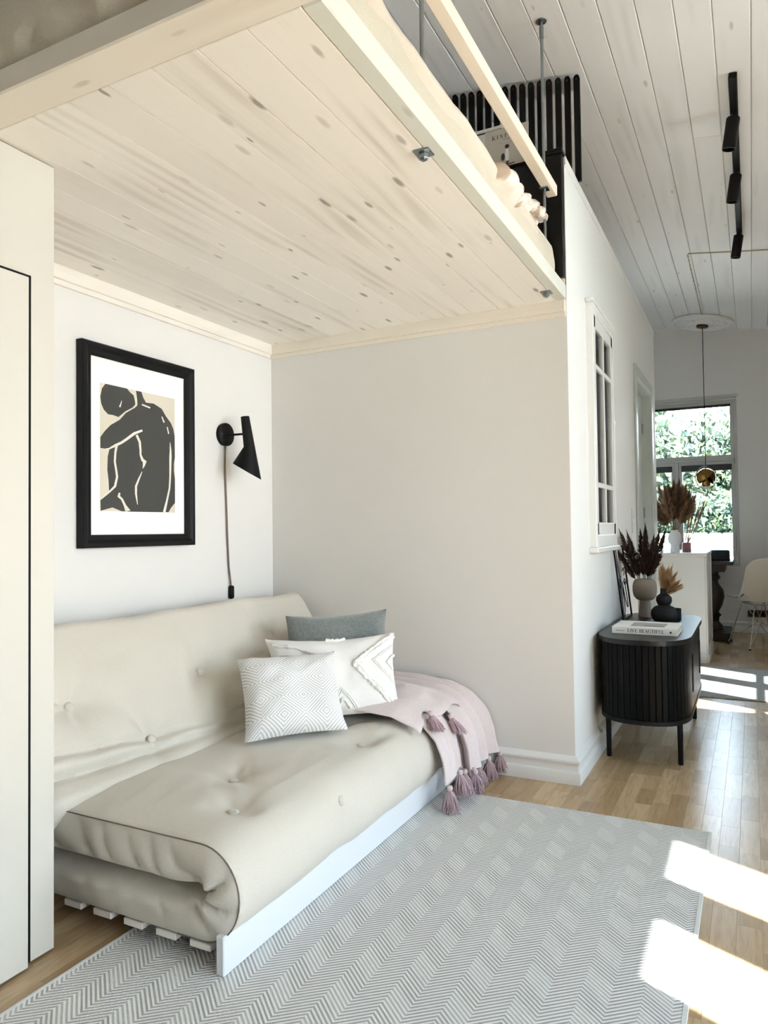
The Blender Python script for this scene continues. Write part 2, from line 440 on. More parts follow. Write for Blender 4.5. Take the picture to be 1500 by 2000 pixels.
# ------------------------------------------------------------------ structure: walls with openings
def wall_x(name, x0, x1, y0, y1, z0, z1, holes, mat):
    """slab normal to X with rectangular holes (ya, yb, za, zb)"""
    mb = MB(); ys = sorted({y0, y1, *[h[0] for h in holes], *[h[1] for h in holes]})
    for a, b in zip(ys, ys[1:]):
        zs = [z0]
        hs = sorted([h for h in holes if h[0] <= a+1e-6 and h[1] >= b-1e-6], key=lambda h: h[2])
        cur = z0
        for h in hs:
            if h[2] > cur+1e-6: mb.box(x0, x1, a, b, cur, h[2])
            cur = h[3]
        if cur < z1: mb.box(x0, x1, a, b, cur, z1)
    return struct(put(name, mb, mat))
def wall_y(name, y0, y1, x0, x1, z0, z1, holes, mat):
    mb = MB(); xs = sorted({x0, x1, *[h[0] for h in holes], *[h[1] for h in holes]})
    for a, b in zip(xs, xs[1:]):
        cur = z0
        for h in sorted([h for h in holes if h[0] <= a+1e-6 and h[1] >= b-1e-6], key=lambda h: h[2]):
            if h[2] > cur+1e-6: mb.box(a, b, y0, y1, cur, h[2])
            cur = h[3]
        if cur < z1: mb.box(a, b, y0, y1, cur, z1)
    return struct(put(name, mb, mat))
WH = [(.71, 1.058, 0.03, 2.1), (1.261, 1.612, 0.03, 2.1), (3.50, 3.86, .9, 2.25), (4.05, 4.46, .9, 2.25), (4.61, 4.95, .9, 2.25),
      (-.15, .20, .03, 2.3), (2.00, 3.30, .85, 2.36)]   # last two are added for fill light; the wide one is sun-shaded
wall_x('wall_left', XW-.1, XW, YB, YF, 0, 3.6, [], M['wall'])
wall_y('wall_nook', YN, YN+.1, XW, XP-.0015, 0, ZP-.03, [], M['wall'])
PW = (3.53, 4.05, 1.05, 2.12)      # interior window opening
PD = (5.13, 5.91, 0.0, 2.12)       # door opening
wall_x('wall_partition', XP-.1, XP, YN+.0005, YE, 0, ZP, [PW, PD], M['wallwhite'])
wall_y('wall_partition_end', YE-.1, YE, XW, XP-.1, 0, ZP, [], M['wall'])
struct(put('ceiling_partition', MB().box(XW, XP-.1, YN+.1, YE-.1, ZP-.03, ZP), M['wall']))
FW = (-1.55, -.118, .68, 2.43)
wall_y('wall_far', YF, YF+.14, XW-.1, XRO, 0, 3.6, [FW], M['wall'])
wall_x('wall_right', XRI, XRO, YB, YF, 0, 3.6, WH, M['wall'])
wall_y('wall_rear', YB-.1, YB, XW-.1, XRO, 0, 3.6, [], paint('bounce_cut_wall', (84, 82, 78)))  # unseen wall darkened to cut light bounced onto the loft front

# ceiling: sloping boards under a backing slab
ang = math.atan(-CS); cosA = math.cos(ang)
ceiling = struct(put('ceiling', MB().add([(-2.4, YB-.1, ceil_z(-2.4)+.012), (2.1, YB-.1, ceil_z(2.1)+.012), (2.1, YF+.14, ceil_z(2.1)+.012), (-2.4, YF+.14, ceil_z(-2.4)+.012),
    (-2.4, YB-.1, ceil_z(-2.4)+.1), (2.1, YB-.1, ceil_z(2.1)+.1), (2.1, YF+.14, ceil_z(2.1)+.1), (-2.4, YF+.14, ceil_z(-2.4)+.1)],
    [(0,1,2,3),(7,6,5,4),(0,4,5,1),(1,5,6,2),(2,6,7,3),(3,7,4,0)]), M['groove']))
BW = .1376
def board_mesh(y0, y1):
    w = BW/cosA/2 - .0012; ch = .0035
    prof = [(-w, .012), (-w, ch), (-w+ch, 0), (w-ch, 0), (w, ch), (w, .012)]
    mb = MB(); n = len(prof)
    vs = [(p[0], y0, p[1]) for p in prof] + [(p[0], y1, p[1]) for p in prof]
    fs = [tuple(range(n))[::-1], tuple(range(n, 2*n))] + [(i, (i+1) % n, (i+1) % n+n, i+n) for i in range(n)]
    me = mb.add(vs, fs).mesh('ceiling_board'); me.materials.append(M['ceil']); return me
full = board_mesh(YB, YF)
for k in range(-15, 17):
    xc = .042 - (k+.5)*BW
    if k == 1: mes = [board_mesh(YB, 4.117), board_mesh(4.1195, YF)]
    else: mes = [full]
    for me in mes:
        o = bpy.data.objects.new('ceiling_board', me); COL.objects.link(o); o.parent = ceiling
        o.location = Vector((xc, 0, ceil_z(xc))) - WORLD_LOC[ceiling.name]; o.rotation_euler = (0, ang, 0)

# ------------------------------------------------------------------ trims and baseboards
def ledger(name, horizontal_y, a, b):
    e = MB()
    if horizontal_y: e.box(a, b, YN-.022, YN, 2.018, LZ+.003, .002).box(a, b, YN-.012, YN, 1.998, 2.018, .0015)
    else: e.box(XW, XW+.022, a, b, 2.018, LZ+.003, .002).box(XW, XW+.012, a, b, 1.998, 2.018, .0015)
    return struct(put(name, e, M['loftx'] if horizontal_y else M['loft']))
ledger('trim_1', False, 1.3, YN-.022)
ledger('trim_2', True, XW, XP-.006)
BP = [(0, 0), (.024, 0), (.024, .046), (.021, .052), (.0145, .055), (.0135, .072), (.0155, .083), (.0215, .090), (.0215, .098), (.014, .105), (.007, .114), (0, .116)]
def base_run(name, path, parent=None):
    """skirting profile swept along a path of (x, y, outward nx, ny) mitred corners"""
    mb = MB(); vs = []; n = len(BP)
    for (x, y, nx, ny) in path:
        for (d, z) in BP: vs.append((x+nx*d, y+ny*d, z))
    fs = []
    for i in range(len(path)-1):
        for k in range(n): fs.append((i*n+k, i*n+(k+1) % n, (i+1)*n+(k+1) % n, (i+1)*n+k))
    fs += [tuple(range(n))[::-1], tuple((len(path)-1)*n+k for k in range(n))]
    return struct(put(name, mb.add(vs, fs), M['white'], parent, 40))
base_run('baseboard_nook', [(XW, YN, 0, -1), (XP, YN, 1, -1)])
base_run('baseboard_partition', [(XP, YN, 1, -1), (XP, 5.04, 1, 0)])
base_run('baseboard_far', [(XW, YF, 0, -1), (XRI, YF, 0, -1)])
base_run('baseboard_left', [(XW, 1.35, 1, 0), (XW, YN-.02, 1, 0)])
# thin cover strip along the top corner of the partition
struct(put('trim_3', MB().box(XP, XP+.006, YN, YE, ZP-.035, ZP+.004, .001), M['white']))

# ------------------------------------------------------------------ far window
def bars(mb, rect, w, y0, y1, b=.003):
    x0, x1, z0, z1 = rect
    mb.box(x0, x1, y0, y1, z0, z0+w, b); mb.box(x0, x1, y0, y1, z1-w, z1, b)
    mb.box(x0, x0+w, y0, y1, z0+w, z1-w, b); mb.box(x1-w, x1, y0, y1, z0+w, z1-w, b); return mb
w1 = shell('window_1', ((FW[0]+FW[1])/2, YF+.02, FW[2]))
put('frame', bars(MB(), FW, .028, YF+.03, YF+.11), M['winframe'], w1)
put('casing', MB().box(FW[0]-.02, FW[1]+.018, YF-.012, YF, FW[3], FW[3]+.028, .003), M['winframe'], w1)
put('transom', MB().box(FW[0]+.028, FW[1]-.028, YF+.03, YF+.11, 1.775, 1.80, .003), M['winframe'], w1)
put('mullion', MB().box(-.725, -.69, YF+.025, YF+.11, FW[2]+.028, 1.775, .003), M['winframe'], w1)
SASH = [(FW[0]+.028, FW[1]-.028, 1.80, FW[3]-.028), (FW[0]+.028, -.725, FW[2]+.028, 1.775), (-.69, FW[1]-.028, FW[2]+.028, 1.775)]
for r in SASH:
    s = put('sash', bars(MB(), r, .036, YF+.04, YF+.085), M['winframe'], w1)
    put('pane', MB().box(r[0]+.03, r[1]-.03, YF+.058, YF+.062, r[2]+.03, r[3]-.03), M['glass'], s)
    put('blind', MB().box(r[0]+.03, r[1]-.03, YF+.022, YF+.039, r[3]-.10 if r[2] < 1 else r[3]-.062, r[3]-.036, .004), M['darkgrey'], s, label='dark rolled-up venetian blind')
put('handle', MB().box(-.152, -.142, YF+.015, YF+.04, 1.74, 1.80, .003), M['steel'], w1)
portal(((FW[0]+FW[1])/2, YF+.125, (FW[2]+FW[3])/2), (-PI/2, 0, 0), FW[1]-FW[0], FW[3]-FW[2])
# right wall windows (outside the frame; the last two are added for fill light)
for i, h in enumerate(WH):
    w = shell('window_%d' % (i+3), (XRI+.04, (h[0]+h[1])/2, h[2]))
    f = MB(); t = .02
    f.box(XRI+.02, XRO-.005, h[0], h[0]+t, h[2], h[3]); f.box(XRI+.02, XRO-.005, h[1]-t, h[1], h[2], h[3])
    f.box(XRI+.02, XRO-.005, h[0]+t, h[1]-t, h[2], h[2]+t); f.box(XRI+.02, XRO-.005, h[0]+t, h[1]-t, h[3]-t, h[3])
    if 1 < i < 5: f.box(XRI+.03, XRO-.005, h[0]+t, h[1]-t, 1.80, 1.83)
    put('frame', f, M['winframe'], w)
    put('pane', MB().box(XRI+.04, XRI+.043, h[0]+t, h[1]-t, h[2]+t, h[3]-t), M['glass'], w)
    portal((XRO+.005, (h[0]+h[1])/2, (h[2]+h[3])/2), (0, PI/2, 0), h[3]-h[2], h[1]-h[0])

# ------------------------------------------------------------------ partition window and door
w2 = shell('window_2', (XP, (PW[0]+PW[1])/2, PW[2]))
mb = MB()
for (ya, yb, za, zb) in [(PW[0]-.03, PW[0], PW[2]-.06, PW[3]+.05), (PW[1], PW[1]+.03, PW[2]-.06, PW[3]+.05), (PW[0], PW[1], PW[2]-.06, PW[2]), (PW[0], PW[1], PW[3], PW[3]+.05)]:
    mb.box(XP-.02, XP+.034, ya, yb, za, zb, .003)
put('casing', mb, M['white'], w2)
put('cornice', MB().box(XP, XP+.042, PW[0]-.05, PW[1]+.05, PW[3]+.05, PW[3]+.068, .005).box(XP+.03, XP+.036, PW[0]-.03, PW[1]+.03, PW[3]+.02, PW[3]+.032, .002), M['white'], w2)
put('sill', MB().box(XP, XP+.045, PW[0]-.05, PW[1]+.05, PW[2]-.085, PW[2]-.06, .004), M['white'], w2)
yin0, yin1, zin0, zin1 = PW
sash = MB()
for (ya, yb, za, zb) in [(yin0, yin0+.045, zin0, zin1), (yin1-.045, yin1, zin0, zin1), (yin0, yin1, zin0, zin0+.06), (yin0, yin1, zin1-.06, zin1)]:
    sash.box(XP+.004, XP+.031, ya, yb, za, zb, .003)
put('sash', sash, M['white'], w2)
ymid = (yin0+yin1)/2
put('glazing_bar', MB().box(XP+.008, XP+.030, ymid-.012, ymid+.012, zin0+.06, zin1-.06, .002), M['white'], w2)
for zz in (zin0+.245, zin1-.245):
    put('glazing_bar', MB().box(XP+.008, XP+.0295, yin0+.045, yin1-.045, zz-.012, zz+.012, .002), M['white'], w2)
zl = [zin0+.06, zin0+.233, zin0+.257, zin1-.257, zin1-.233, zin1-.06]
for a in range(3):
    for (ya, yb) in ((yin0+.045, ymid-.012), (ymid+.012, yin1-.045)):
        put('pane', MB().box(XP+.016, XP+.019, ya, yb, zl[2*a], zl[2*a+1]), M['glass'], w2)
d1 = shell('door_1', (XP, (PD[0]+PD[1])/2, 0))
mb = MB()
for (ya, yb, za, zb) in [(PD[0]-.075, PD[0]+.005, 0, PD[3]+.075), (PD[1]-.005, PD[1]+.075, 0, PD[3]+.075), (PD[0]+.005, PD[1]-.005, PD[3]-.005, PD[3]+.075)]:
    mb.box(XP, XP+.016, ya, yb, za, zb, .004)
put('architrave', mb, M['door'], d1)
mb = MB()
mb.box(XP-.1, XP+.004, PD[0], PD[0]+.02, 0, PD[3]); mb.box(XP-.1, XP+.004, PD[1]-.02, PD[1], 0, PD[3]); mb.box(XP-.1, XP+.004, PD[0]+.02, PD[1]-.02, PD[3]-.02, PD[3])
put('door_lining', mb, M['door'], d1)
leaf = put('door_leaf', MB().box(XP-.098, XP-.058, PD[0]+.022, PD[1]-.022, .006, PD[3]-.022, .002), M['door'], d1)
put('door_handle', MB().tube([(XP-.058, PD[0]+.08, 1.02), (XP-.02, PD[0]+.08, 1.02), (XP-.02, PD[0]+.19, 1.02)], .008, 8), M['steel'], leaf, 40)
for z in (.35, 1.2, 1.85):
    put('hinge', MB().tube([(XP-.052, PD[1]-.026, z-.04), (XP-.052, PD[1]-.026, z+.04)], .007, 8), M['steel'], d1, 40)
sw = thing('light_switch', (XP, 4.89, 1.05), 'white tall light switch plate on the wall beside the door', 'light switch')
put('plate', MB().box(XP, XP+.009, 4.845, 4.935, 1.05, 1.21, .003), M['white'], sw)
for z in (1.075, 1.14):
    put('rocker', MB().box(XP+.009, XP+.014, 4.86, 4.92, z, z+.05, .002), M['white'], sw)

# ------------------------------------------------------------------ outdoors
struct(put('ground', MB().box(-30, 30, 8.42, 60, -.3, -.15), M['grass']))
struct(put('ground', MB().box(2.25, 30, -20, 3.42, -.3, -.15), plain('bounce_ground', (206, 200, 190), .9)))  # unseen ground kept pale to bounce light in through the near windows
struct(put('ground', MB().box(2.25, 30, 3.42, 8.42, -.3, -.15), M['darkwood']))  # unseen ground kept dark to lessen light entering the far end
# unseen sun blocker added over the wide fill window, outside the right wall
pr = shell('sun_blocker', (2.9, 2.5, 2.45))
put('sun_blocker_roof', MB().box(2.06, 4.1, 1.90, 3.40, 2.42, 2.48), M['darkwood'], pr)
put('sun_blocker_side', MB().box(2.06, 4.1, 1.86, 1.90, -.15, 2.42), M['darkwood'], pr)
for y in (3.36,): put('sun_blocker_post', MB().box(4.0, 4.08, y-.04, y+.04, -.15, 2.42), M['darkwood'], pr)
struct(put('sky_blocker', MB().box(3.2, 3.26, 3.45, 9.5, -.15, 2.5), M['darkwood']))  # unseen board added to block low sky at the far windows
gw = thing('garden_wall', (-1, 12.1, -.15), 'sunlit pale dry-stone garden wall outside the far window', 'stone wall')
rs = random.Random(11); z = -.15; row = 0
put('core', MB().box(-5, 3, 12.06, 12.3, -.15, .96), M['stone'], gw)
while z < .95:
    hgt = rs.uniform(.11, .19); hgt = min(hgt, 1.0-z); x = -2.6 - rs.random()*.2
    while x < 1.0:
        L = rs.uniform(.18, .42)
        if z > .5 and -1.9 < x < .4:
            put('stone', MB().box(x+.006, x+L-.006, 12.0+rs.uniform(0, .03), 12.1, z+.006, z+hgt-.006, .02), M['stone'], gw)
        x += L
    z += hgt
def leaves(name, parent, blobs, n, size, seed, mat):
    rn = random.Random(seed); mb = MB(); tot = sum(b[3]**2 for b in blobs)
    for (cx, cy, cz, r) in blobs:
        for _ in range(int(n*r*r/tot)):
            d = Vector((rn.gauss(0,1), rn.gauss(0,1), rn.gauss(0,1))).normalized(); p = Vector((cx, cy, cz)) + d*r*(rn.random()**.35)
            a = Vector((rn.gauss(0,1), rn.gauss(0,1), rn.gauss(0,1))).normalized(); b = a.orthogonal().normalized(); s = size*rn.uniform(.6, 1.3)
            mb.add([p-a*s, p+b*s*.45, p+a*s, p-b*s*.45], [(0,1,2,3)])
    o = put(name, mb, mat, parent); o['kind'] = 'stuff'; return o
def tree(loc, h, blobs, n, size, seed, label, cat='tree'):
    t = thing('garden_tree' if cat == 'tree' else 'garden_shrub', loc, label, cat)
    x, y, z = loc
    tk = MB().tube([(x, y, z), (x+.05, y, z+h*.35), (x-.06, y+.05, z+h*.7), (x, y, z+h)], [.09*h/3, .07*h/3, .05*h/3, .02], 8)
    rn = random.Random(seed)
    for (bx, by, bz, r) in blobs:
        tk.tube([(x, y, z+h*.4), ((x+bx)/2, (y+by)/2, (z+h*.45+bz)/2), (bx, by, bz)], [.03, .022, .008], 6)
    put('trunk', tk, M['bark'], t, 60)
    leaves('foliage', t, blobs, n, size, seed, M['leaf']); return t
tree((-2.1, 17, -.15), 3.4, [(-2.4, 17, 3.2, 1.1), (-1.6, 17.3, 2.5, 1.0), (-2.9, 16.8, 2.2, 1.0), (-2.0, 16.7, 1.7, .9)], 5200, .10, 5, 'tall pale green tree outside, left in the far window')
tree((-.25, 18, -.15), 3.2, [(-.6, 18, 3.0, .85), (.1, 18.2, 2.5, .9), (-.9, 17.8, 2.1, .9), (.5, 18, 1.9, .8)], 4600, .10, 6, 'bushy sunlit tree outside, right in the far window')
tree((-.6, 14.2, -.15), 1.4, [(-1.0, 14.2, 1.15, .55), (-.3, 14.3, 1.2, .55), (.3, 14.2, 1.1, .55)], 4200, .07, 8, 'dark green shrub rising behind the garden wall', 'shrub')
tree((-2.2, 14.4, -.15), 1.4, [(-1.7, 14.4, 1.1, .55), (-2.4, 14.3, 1.15, .6)], 2600, .07, 9, 'leafy shrub behind the garden wall, seen through the narrow left sash', 'shrub')

# ------------------------------------------------------------------ rugs
rug = thing('herringbone_rug', (-.85, 1.8, 0), 'large pale grey herringbone rug in front of the sofa', 'rug')
put('weave', MB().box(-1.52, -.163, .80, 2.80, .0005, .006, .001), M['rug'], rug)
put('binding', MB().box(-.163, -.151, .80, 2.802, .0005, .0068, .001), M['binding'], rug)
put('binding', MB().box(-1.53, -1.52, .80, 2.802, .0005, .0068, .001), M['binding'], rug)
struct(put('light_absorber', MB().box(-1.3, 1.9, -2.4, .05, .0005, .006, .001), fabric('light_absorber_dark', (64, 62, 60), .1, 200, .4)))  # unseen dark sheet added to cut light bounced off the floor
fr = put('floor_runner', MB().box(-.42, 1.2, 5.02, 6.12, .0005, .007, .001), M['greyrug'])
tag(fr, 'plain grey flatweave rug on the sunlit floor past the sideboard', 'rug')

# ------------------------------------------------------------------ wardrobe
wd = thing('wardrobe', (-1.95, .2, 0), 'cream built-in wardrobe at the left edge, reaching the loft', 'wardrobe')
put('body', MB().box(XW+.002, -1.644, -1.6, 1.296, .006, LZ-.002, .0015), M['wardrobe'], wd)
put('plinth_gap', MB().box(XW+.002, -1.655, -1.6, 1.29, 0, .006), M['blackmat'], wd)
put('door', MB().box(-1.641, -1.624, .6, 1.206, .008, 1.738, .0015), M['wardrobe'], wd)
put('shadow_gap_strip', MB().box(-1.6445, -1.6425, .58, 1.2255, .008, 1.7505), M['blackmat'], wd)  # black strip painting the shade in the gap around the door

# ------------------------------------------------------------------ loft bed
lb = thing('loft_bed', (-1.47, 2.06, LZ), 'whitewashed pine loft bed platform hung on steel rods', 'loft bed')
nb = 12; bw = (XP-.0 - .044 - XW)/nb
bm_ = MB().box(-bw/2+.0006, bw/2-.0006, 1.115, 3.10, 0, .03, .0015).mesh('deck_board'); bm_.materials.append(M['loft'])
for i in range(nb):
    o = bpy.data.objects.new('deck_board', bm_); COL.objects.link(o); o.parent = lb
    o.location = Vector((XW + bw*(i+.5), 0, LZ+.001)) - WORLD_LOC[lb.name]
put('front_beam', MB().box(XW, -.686, 1.02, 1.115, LZ, LZ+.058, .004), M['loftx'], lb)
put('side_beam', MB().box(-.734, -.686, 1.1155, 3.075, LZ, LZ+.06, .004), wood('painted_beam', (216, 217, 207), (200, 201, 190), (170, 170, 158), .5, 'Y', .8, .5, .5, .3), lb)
put('corner_block', MB().box(-.735, -.692, 3.076, 3.10, LZ+.06, LZ+.09, .002), M['rail'], lb)
put('guard_rail', MB().box(-.752, -.709, 1.1, 3.05, 2.505, 2.551, .003), M['rail'], lb)
for ry in (1.699, 2.956):
    cz = ceil_z(-.7405)
    r = put('hanger_rod', MB().tube([(-.741, ry, LZ-.022), (-.741, ry, cz-.004)], .0062, 10), M['steel'], lb, 40)
    put('washer', MB().box(-.763, -.719, ry-.022, ry+.022, LZ-.004, LZ+.0005, .001), M['steel'], r)
    put('nut', MB().lathe([(.0001, LZ-.018), (.012, LZ-.018), (.0135, LZ-.016), (.0135, LZ-.005), (.0001, LZ-.004)], (-.741, ry, 0), 6), M['steel'], r)
    put('washer', MB().box(-.758, -.722, ry-.02, ry+.02, 2.500, 2.5048, .001), M['steel'], r)
    put('coupling', MB().lathe([(.0001, cz-.075), (.009, cz-.075), (.010, cz-.03), (.007, cz-.02), (.006, cz-.006), (.022, cz-.005), (.022, cz-.001), (.0001, cz)], (-.741, ry, 0), 12), M['steel'], r, 40)

def puff(x0, x1, y0, y1, z0, z1, nx, ny, fn=None, ex=5.0):
    """soft rectangular slab with rounded sides; fn displaces the top"""
    mb = MB(); cx, cy, cz = (x0+x1)/2, (y0+y1)/2, (z0+z1)/2; hx, hy, hz = (x1-x0)/2, (y1-y0)/2, (z1-z0)/2
    def side(sg):
        def f(u, v):
            a, b = 2*u-1, 2*v-1
            a = math.copysign(abs(a)**.8, a); b = math.copysign(abs(b)**.8, b)
            e = (1-abs(a)**(ex*3))*(1-abs(b)**(ex*3)); h = max(e, 0)**.5
            p = Vector((cx+a*hx, cy+b*hy, cz+sg*hz*h))
            if fn and sg > 0: p += fn(p.x, p.y)*h
            return p
        return f
    mb.grid(side(1), nx, ny); mb.grid(side(-1), nx, ny); return mb
def mtop(x, y): return Vector((0, 0, .012*noise.noise((x*3, y*3, 1))))
mt = thing('loft_mattress', (-1.5, 2.05, LZ+.062), 'beige mattress lying on the loft platform', 'mattress')
def mat_side(u, v):
    # upright pleated side wall facing the camera end and round the corner
    per = [(-2.23, 1.035), (-.775, 1.035), (-.745, 1.065), (-.745, 3.04)]
    lens = [0, 1.455, 1.4975, 3.4725]; s = u*3.4725
    for i in range(3):
        if s <= lens[i+1]+1e-9: break
    f = (s-lens[i])/(lens[i+1]-lens[i]); x = per[i][0]*(1-f)+per[i+1][0]*f; y = per[i][1]*(1-f)+per[i+1][1]*f
    nx, ny = ((0,-1),(.7,-.7),(1,0))[i]
    w = math.sin(PI*v)**.6*.022 + .006*math.sin(s*55+3*noise.noise((s*4,0,0)))*math.exp(-((v-.12)/.18)**2) + .010*noise.noise((s*6, v*2.2, 4))*math.sin(PI*v)
    return Vector((x+nx*w, y+ny*w, LZ+.064 + v*.175))
put('mattress_side', MB().grid(mat_side, 260, 12), M['mattress'], mt, 60)
put('mattress_top', puff(-2.235, -.745, 1.03, 3.045, LZ+.15, LZ+.245, 30, 40, mtop), M['mattress'], mt, 60)
dv = thing('duvet', (-1.5, 1.8, LZ+.24), 'rumpled beige linen duvet spread over the loft mattress', 'duvet')
def dtop(x, y): return Vector((.02*noise.noise((x*4, y*4, 9)), 0, .035*noise.noise((x*3.1, y*3.3, 2)) + .015*noise.noise((x*9, y*8, 5))))
put('cover', puff(-2.1, -.735, 1.13, 2.75, LZ+.19, LZ+.265, 40, 60, dtop), M['linen'], dv, 60)
def hang(u, v):
    y = 1.14 + 1.62*u; z = LZ+.235 - .13*v*(.75+.35*noise.noise((y*3, 0, 3)))
    return Vector((-.745 + .026*math.sin(PI*min(1, v*1.2)) + .012*noise.noise((y*7, v*2, 7)) + .006, y, z))
put('hem', MB().grid(hang, 90, 10), M['linen'], dv, 60)
bl = thing('folded_blanket', (-.85, 2.7, LZ+.24), 'crumpled printed linen throw hanging at the loft bed end', 'blanket')
def roll(y0, y1, x, z, r, seed, squash, rise):
    def f(u, v):
        y = y0 + (y1-y0)*u; a = 2*PI*v; ca, sa = math.cos(a), math.sin(a)
        open_ = 1.0 if u < .80 else 1.0 - .55*(u-.80)/.20
        r2 = r*(1 + .35*noise.noise((y*5, ca*1.2, seed)) + .16*noise.noise((y*16, a*1.3, seed+2)))*open_*min(1, u/.08+.25)
        if math.cos(a-.4) > .2: r2 *= 1 + .10*math.sin(y*70+seed)*math.cos(a-.4)       # gathered hem
        return Vector((x + .022*math.sin(y*8+seed) + ca*r2*1.15, y + .05*sa*u, z + rise*u**1.5 + sa*r2*squash))
    return f
put('upper_fold', MB().grid(roll(2.36, 2.985, -.790, LZ+.262, .058, 3.0, .60, .055), 90, 26, cv=True), M['printlinen'], bl, 50)
put('lower_fold', MB().grid(roll(2.22, 2.88, -.760, LZ+.190, .050, 8.0, .85, .040), 90, 26, cv=True), M['printlinen'], bl, 50)

# black headboard ledge, slat screen and magazines above the partition
hb = thing('headboard', (-1.45, 3.09, LZ+.06), 'black painted headboard panel at the end of the loft', 'headboard')
put('panel', MB().box(XW, -.692, 3.082, 3.104, LZ+.06, 2.690, .002), M['black'], hb)
put('post', MB().box(-.775, -.6915, 3.058, 3.0815, LZ+.09, 2.690, .003), M['black'], hb)
put('cap', MB().box(-.782, -.688, 3.052, 3.15, 2.6965, 2.716, .003), M['black'], hb)
put('cap_rail', MB().box(XW, -.785, 3.074, 3.118, 2.6965, 2.704, .002), M['black'], hb)
ss = thing('slat_screen', (-1.2, 3.36, ZP), 'black vertical slat screen standing on the partition roof', 'screen')
for k in range(24):
    x = -.681 - k*.0432; zt = ceil_z(x)-.016
    def rs_(u, v, x=x, zt=zt): return None
    prof = []
    hw, dp, ch = .0135, .010, .005
    poly = [(-hw, ZP+.001)] + [(hw, ZP+.001), (hw, zt-.012), (hw*.75, zt-.004), (hw*.3, zt), (-hw*.3, zt), (-hw*.75, zt-.004), (-hw, zt-.012)]
    s = put('slat', MB().prism(poly, lambda a, b, d, x=x: Vector((x+a, d, b)), 3.35, 3.368), M['blackmat'], ss)
    put('screw', MB().lathe([(.0001, 0), (.0022, 0), (.0022, .001), (.0001, .0015)], (x, 3.35, zt-.02), 8, M=Matrix.Rotation(PI/2, 3, 'X')), M['steel'], s)
put('top_batten', MB().obox((-1.18, 3.378, ceil_z(-1.18)-.045), (cosA, 0, -math.sin(ang)), (0,1,0), (math.sin(ang), 0, cosA), .50, .009, .032, .002), M['ceil'], ss)
put('base_batten', MB().box(-1.72, -.70, 3.369, 3.39, ZP+.001, ZP+.04, .002), M['black'], ss)

# ---- lettering made of strokes (thick stems, hairline arms)
def glyph(ch):
    T, H = .17, .06
    V = lambda x, a=0, b=1, w=T: [((x, a), (x, b), w)]
    Hh = lambda y, a, b, w=H: [((a, y), (b, y), w)]
    def arc(cx, cy, rx, ry, a0, a1, w0, w1):
        out = []; n = 8
        for i in range(n):
            t0, t1 = math.radians(a0+(a1-a0)*i/n), math.radians(a0+(a1-a0)*(i+1)/n)
            out.append(((cx+rx*math.cos(t0), cy+ry*math.sin(t0)), (cx+rx*math.cos(t1), cy+ry*math.sin(t1)), w0+(w1-w0)*abs(math.cos((t0+t1)/2))))
        return out
    D = {'L': (V(.17)+Hh(.03, .0, .62)+V(.6, 0, .25, H)+Hh(.97, .02, .34), .68), 'I': (V(.2)+Hh(.03, .03, .37)+Hh(.97, .03, .37), .4),
         'V': ([((.1, 1), (.38, 0), T), ((.7, 1), (.4, 0), H)]+Hh(.97, 0, .26)+Hh(.97, .56, .8), .8),
         'E': (V(.17)+Hh(.03, 0, .62)+Hh(.97, 0, .6)+Hh(.5, .17, .46)+V(.6, 0, .24, H)+V(.58, .78, 1, H), .68),
         'B': (V(.17)+Hh(.03, 0, .4)+Hh(.97, 0, .38)+Hh(.52, .17, .4)+arc(.38, .75, .22, .23, -90, 90, H, T)+arc(.4, .27, .25, .25, -90, 90, H, T), .72),
         'A': ([((.1, 0), (.4, 1), H), ((.42, 1), (.7, 0), T)]+Hh(.32, .2, .58)+Hh(.03, 0, .24)+Hh(.03, .56, .84), .84),
         'U': (V(.17, .3, 1)+V(.66, .3, 1, H)+arc(.415, .3, .245, .28, 180, 360, H, T*.6)+Hh(.97, 0, .34)+Hh(.97, .52, .8), .8),
         'T': (V(.36)+Hh(.97, .02, .7)+V(.03, .74, 1, H)+V(.69, .74, 1, H)+Hh(.03, .2, .52), .72),
         'F': (V(.17)+Hh(.97, 0, .6)+Hh(.5, .17, .46)+V(.58, .74, 1, H)+Hh(.03, 0, .36), .64),
         'K': (V(.17)+[((.66, 1), (.22, .45), H), ((.32, .58), (.68, 0), T)]+Hh(.03, 0, .34)+Hh(.97, 0, .34)+Hh(.97, .5, .8)+Hh(.03, .5, .82), .8),
         'N': (V(.14, 0, 1, H)+V(.7, 0, 1, H)+[((.14, 1), (.7, 0), T)]+Hh(.03, 0, .3)+Hh(.97, .54, .86), .86),
         'O': (arc(.4, .5, .32, .46, 0, 360, H, T), .82), ' ': ([], .4)}
    return D[ch]
def lettering(text, origin, ux, uy, un, h, gap=.12, lift=.0006):
    mb = MB(); x = 0; ux, uy, un = Vector(ux), Vector(uy), Vector(un); o = Vector(origin)
    for ch in text:
        segs, w = glyph(ch)
        for (a, b, t) in segs:
            A, B = Vector(a), Vector(b); d = (B-A)
            if d.length < 1e-6: continue
            n = Vector((-d.y, d.x)).normalized()*t/2
            q = [A+n, A-n, B-n, B+n]
            mb.add([o + (ux*(x+p.x) + uy*p.y)*h + un*lift for p in q], [(0,1,2,3)])
        x += w+gap
    return mb
mgz = thing('magazine', (-.98, 3.18, ZP), 'beige lifestyle magazine with a walking figure on its cover', 'magazine')
mx0, mx1, mz0, mz1, my = -1.08, -.872, ZP+.0095, ZP+.262, 3.185
lean = Vector((0, .10, 1)).normalized(); mn = Vector((0, -1, .10)).normalized()
def mp(u, v, d=0): return Vector((mx0+(mx1-mx0)*u, my, mz0)) + lean*(mz1-mz0)*v + mn*d
